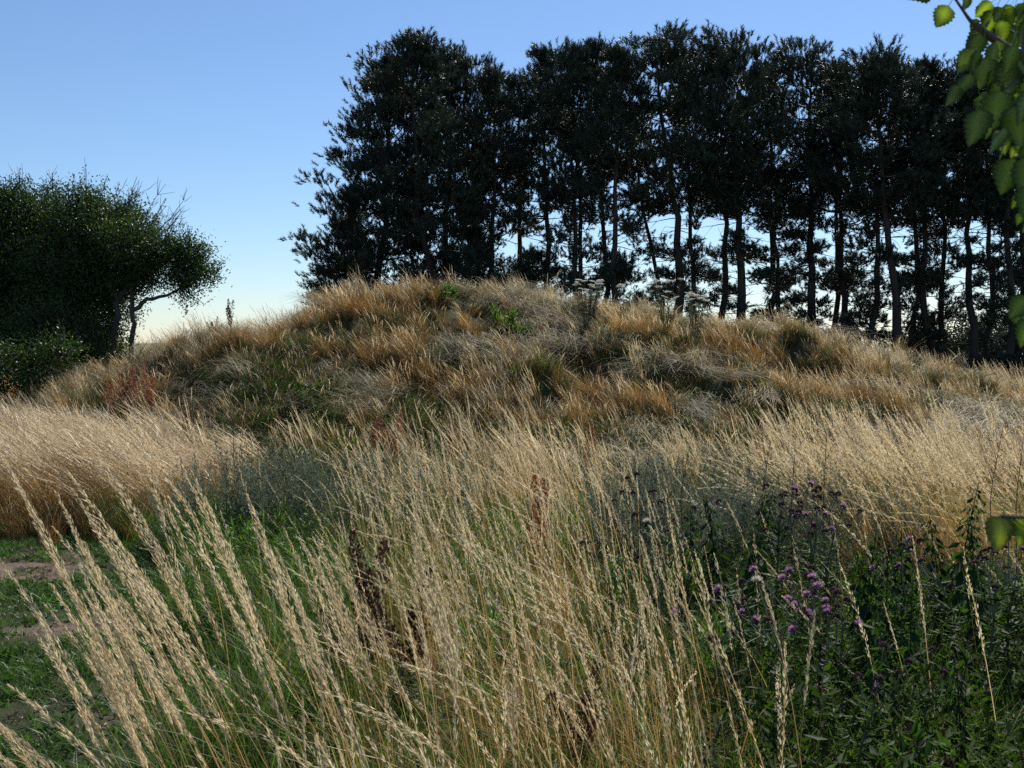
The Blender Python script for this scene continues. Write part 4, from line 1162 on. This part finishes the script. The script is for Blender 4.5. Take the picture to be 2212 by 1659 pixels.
for a_ in [(1087, 19.2, .55, .35, "bright green leafy plant below the crest in the middle"), (1130, 18.8, .35, .3, "small dark green plant right of the bright one"),
           (960, 20.4, .3, .4, "low green plant on the crest at the dome topped pine"), (1390, 18.0, .35, .3, "green plant below the tall yarrow"),
           (1165, 17.6, .3, .2, "little dark shrublet in the ochre grass right of the crest centre"), (430, 19.6, .35, .3, "green plant on the left slope beneath the docks"),
           (690, 16.4, .4, .4, "green plant in the left hollow of the mound"), (1480, 19.0, .4, .35, "leafy plant under the dense low yarrow"),
           (820, 14.5, .45, .6, "broad green plant at the mound foot left of centre")]:
    leafy(*a_)

# the big leaning clump at the lower left: one tussock, real stems
def clump(name, cx, cy, rx, ry, n, h0, h1, lean0, lean1, bend0, bend1, label, spread=.18, nsp=270, prad=.010, plen=.36):
    o = thing(name, (cx, cy, float(H(cx, cy)) - .01), label, "grass clump", "tall grass clumps in the left foreground")
    se = Acc(); bl = Acc()
    b = np.stack([rng.uniform(-rx, rx, n), rng.uniform(-ry, ry, n), np.zeros(n)], -1)
    seed_stems(se, b, rng.uniform(h0, h1, n), rng.uniform(lean0, lean1, n), rng.uniform(bend0, bend1, n), dirs_left(n, spread), .0036, nsp, plen, prad, .020, .0030, segs=14)
    side_blades(bl, b, 1, 'straw', n * 3, .25, .65, .005, segs=6, leftbias=.8)
    side_blades(bl, b, 1, 'ochre', n * 2, .25, .55, .005, segs=6, leftbias=.6)
    link("seed_stems", se.mesh("clump_stems"), o); link("leaf_blades", bl.mesh("clump_blades"), o)
clump("grass_clump", -.60, 3.05, .28, .3, 50, .92, 1.50, .26, .46, .02, .16, "tall feathery grass clump leaning left in front of the mown path", spread=.2)
clump("grass_clump", -.88, 2.6, .32, .3, 54, .70, 1.02, .32, .75, .15, .65, "lower clump bending almost flat to the left in the bottom left corner")
clump("grass_clump", -.22, 3.3, .22, .4, 20, 1.0, 1.24, .10, .28, .03, .14, "straighter clump just right of the tall leaning one")

# ------------------------------------------------------------------ small white topped post at the left border
bx, by = -8.25, 17.0
o = thing("marker_post", (bx, by, float(H(bx, by))), "low post with a white top board in the grass at the left border", "post")
a_ = Acc()
def box(acc, x0, x1, y0, y1, z0, z1, mat):
    V = [(x0, y0, z0), (x1, y0, z0), (x1, y1, z0), (x0, y1, z0), (x0, y0, z1), (x1, y0, z1), (x1, y1, z1), (x0, y1, z1)]
    acc.add(V, [(0, 3, 2, 1), (4, 5, 6, 7), (0, 1, 5, 4), (1, 2, 6, 5), (2, 3, 7, 6), (3, 0, 4, 7)], mat, .5)
box(a_, -.05, .05, -.05, .05, -.1, .80, 'post'); link("post", a_.mesh("post_body"), o)
a_ = Acc(); box(a_, -.10, .12, -.12, .10, .802, .83, 'white'); link("top_board", a_.mesh("post_board"), o)

# ------------------------------------------------------------------ birch standing right of the camera, its boughs hanging into view
def birch_leaf_mesh(k):
    """serrated triangular-ovate leaf, 1 unit long, curled, with raised midrib tone"""
    acc = Acc(); n = 15
    t = np.linspace(0, 1, n)
    w = .42 * np.sin(np.pi * t ** .62) ** .85 * (1 - .12 * t)
    w[0] = .02; w[-1] = 0
    ser = np.where(np.arange(n) % 2 == 0, 1.10, .90)
    z = -.18 * t ** 2 + .04 * np.sin(t * 7 + k)
    cup = .10 + .05 * math.sin(k * 2.1)
    L_ = np.stack([-w * ser, t + .02 * (ser - 1) * 3, z + cup * w * 1.6 + .03 * np.sin(t * 11 + k)], -1)
    Rr = np.stack([w * ser, t + .02 * (ser - 1) * 3, z + cup * w * 1.6 + .03 * np.sin(t * 9 + 2 * k)], -1)
    L2 = L_ * [.09, 1, 1]; R2 = Rr * [.09, 1, 1]
    L2[:, 2] = z + .008; R2[:, 2] = z + .008
    V = np.stack([L_, L2, R2, Rr], 1).reshape(-1, 3)
    i = np.arange(n - 1)[:, None] * 4
    F = np.concatenate([i + [0, 1, 5, 4], i + [1, 2, 6, 5], i + [2, 3, 7, 6]], 0)
    acc.add(V, F, 'birch', np.tile([0, .8, .8, 0], n))
    th = np.array([[0, -.42, .03], [0, -.2, .01], [0, 0, 0.005]]); tube(acc, th, [.012, .012, .012], 'birch', 4, .8)
    return acc.mesh("birch_leaf", True)
BL = [birch_leaf_mesh(k) for k in range(5)]
BLO = []
for me in BL[:2]:
    m2 = me.copy(); m2.materials[0] = M['birchold']; BLO.append(m2)

tx, ty = 2.15, .75
birch = thing("birch_tree", (tx, ty, float(H(tx, ty))), "leafy tree whose branch tips hang in from the upper right corner", "tree")
ta = Acc()
TP = np.array([[0, 0, -.1], [.03, .02, .9], [-.02, .05, 1.9], [.04, .0, 3.0], [.0, .05, 4.2], [.05, 0, 5.2]])
t2 = np.linspace(0, 5, 18); TPs = np.stack([np.interp(t2, range(6), TP[:, k]) for k in range(3)], -1)
tube(ta, TPs, np.linspace(.11, .02, 18), 'treebark', 10); link("trunk", ta.mesh("birch_trunk", True), birch)

def W(X, Y, d):
    """world point seen at photo (X, Y) at depth d, relative to the tree foot"""
    return np.array([atpx(X, d) - tx, d - ty, zpx(Y, d) - birch.location.z])

boughs = [
    [(0, 0, 2.45), W(2330, -60, 1.5), W(2212, 95, 1.45), W(2170, 75, 1.42), W(2100, 60, 1.4)],
    [(0, 0, 2.3), W(2360, 120, 1.5), W(2205, 140, 1.35), W(2120, 82, 1.3), W(2085, 55, 1.3), W(2050, 5, 1.28), W(2030, -30, 1.28)],
    [(0, 0, 2.5), W(2350, 0, 1.3), W(2205, 60, 1.2), W(2195, 170, 1.2), W(2150, 210, 1.18)],
    [(0, 0, 1.9), W(2380, 330, 1.2), W(2240, 330, 1.1), W(2180, 345, 1.1)],
    [(0, 0, 2.6), W(2400, -150, 1.6), W(2250, -60, 1.6), W(2130, -25, 1.6), W(2060, -40, 1.6)],
    [(0, 0, 1.5), W(2400, 1080, .95), W(2260, 1120, .92), W(2170, 1118, .9)],
    [(0, 0, 1.8), W(2400, 560, 1.2), W(2290, 620, 1.1), W(2225, 700, 1.1)],
]
for bpts in boughs:
    ba = Acc(); bpts = np.array([list(q) for q in bpts], float)
    m_ = len(bpts); t2 = np.linspace(0, m_ - 1, m_ * 5)
    P = np.stack([np.interp(t2, range(m_), bpts[:, k]) for k in range(3)], -1)
    P = (np.roll(P, 1, 0) + P * 2 + np.roll(P, -1, 0)) / 4; P[0] = bpts[0]; P[-1] = bpts[-1]
    tube(ba, P, np.maximum(.0016, .014 * (1 - np.linspace(0, 1, len(P))) ** 1.6), 'twig', 6); link("branch", ba.mesh("birch_branch", True), birch)

def put_leaf(p, size, yaw, pitch, roll, old=False):
    me = BLO[rng.integers(0, 2)] if old else BL[rng.integers(0, 5)]
    o_ = link("leaf", me, birch); o_.location = p; o_.scale = (size, size, size)
    # leaf local +y is its tip direction; pitch 0 = tip points down, facing camera
    Rm = Matrix.Rotation(yaw, 4, 'Z') @ Matrix.Rotation(pitch, 4, 'X') @ Matrix.Rotation(roll, 4, 'Y')
    o_.rotation_euler = Rm.to_euler()
# hand placed ones: X, Y (stalk end), depth, size m, sideways swing, old
def hang(X, Y, d, size, swing, tiltb=0.0, roll=0.0, old=False):
    me_dir = Matrix.Rotation(swing, 4, 'Y') @ Matrix.Rotation(R(-90) + tiltb, 4, 'X') @ Matrix.Rotation(roll, 4, 'Y')
    me = BLO[rng.integers(0, 2)] if old else BL[rng.integers(0, 5)]
    size = size * .5 if size > .034 else size
    o_ = link("leaf", me, birch); o_.location = W(X, Y, d); o_.scale = (size,) * 3; o_.rotation_euler = me_dir.to_euler()
for h_ in [
    (2038, 22, 1.28, .030, .5, .1, .2), (2000, -8, 1.28, .030, 1.3, .3, .6), (2078, 0, 1.3, .038, .1, .2, 1.1),
    (2110, 70, 1.3, .055, .55, .5, .6), (2150, 55, 1.35, .055, -.3, .4, .3), (2105, 82, 1.28, .060, .25, .1, .3), (2140, 95, 1.27, .065, .05, .1, .9),
    (2170, 30, 1.4, .05, -.7, .9, .2), (2130, 15, 1.4, .05, .8, .6, .2), (2200, 15, 1.4, .05, -.2, .7, .2), (2095, 110, 1.2, .065, .5, .2, .5), (2060, 190, 1.2, .05, .3, .4, .9),
    (2120, 130, 1.25, .075, .12, .1, .5), (2170, 140, 1.2, .08, -.12, .2, .4), (2200, 110, 1.2, .07, .2, .3, .8), (2150, 200, 1.15, .085, .1, .1, .4),
    (2110, 240, 1.12, .08, .18, .1, .9), (2190, 230, 1.12, .09, -.1, .1, .3), (2085, 165, 1.2, .06, .35, .3, 1.0), (2215, 190, 1.1, .08, .1, .2, 1.2),
    (2180, 345, 1.08, .075, .25, .15, .3), (2210, 340, 1.05, .08, -.1, .1, .8), (2160, 280, 1.05, .055, .3, .3, 1.3), (2225, 400, 1.0, .07, .1, .1, .4),
    (2178, 105, 1.15, .06, .0, .5, 1.0), (2225, 690, 1.1, .06, .3, .1, .4), (2215, 640, 1.05, .055, .6, .1, .4), (2140, 60, 1.5, .05, 1.2, .2, .2), (2185, 80, 1.5, .05, 2.0, .2, .2)]:
    hang(*h_)
# the denser leaf mass along the boughs at the corner
for k_ in range(60):
    q = rng.uniform(0, 1); Xl = 2070 + 150 * rng.uniform(0, 1) ** .7; Yl = rng.uniform(15, 330)
    if Yl > 180: Xl = max(Xl, 2085 + (Yl - 180) * .55)
    hang(Xl, Yl, rng.uniform(1.15, 1.75), rng.uniform(.032, .055), rng.normal(.15, .45), rng.uniform(0, .8), rng.uniform(-1.4, 1.4))
for k_ in range(16):
    hang(rng.uniform(2185, 2260), rng.uniform(330, 760), rng.uniform(1.1, 1.5), rng.uniform(.03, .05), rng.normal(.1, .4), rng.uniform(0, .6), rng.uniform(-1.2, 1.2))
hang(2172, 1118, .9, .030, .15, .1, .3, True)
hang(2210, 1122, .9, .03, -.4, .6, .9)
# added leaf patch, unseen above the view, placed sunward to shade the hanging leaves
cr = Acc()
for k_ in range(42):
    dv = unit(rng.normal(size=3)); c = np.array([-.90, 1.92, 3.32]) + dv * rng.uniform(.1, 1) ** .5 * np.array([.58, .52, .24])
    n = 26; leaves(cr, c + rng.uniform(-.16, .16, (n, 3)), unit(rng.normal(size=(n, 3)) - [0, 0, .6]), .065, .045, 'herb', rng.uniform(0, 1, n))
link("shade_leaves", cr.mesh("birch_shade_leaves"), birch)
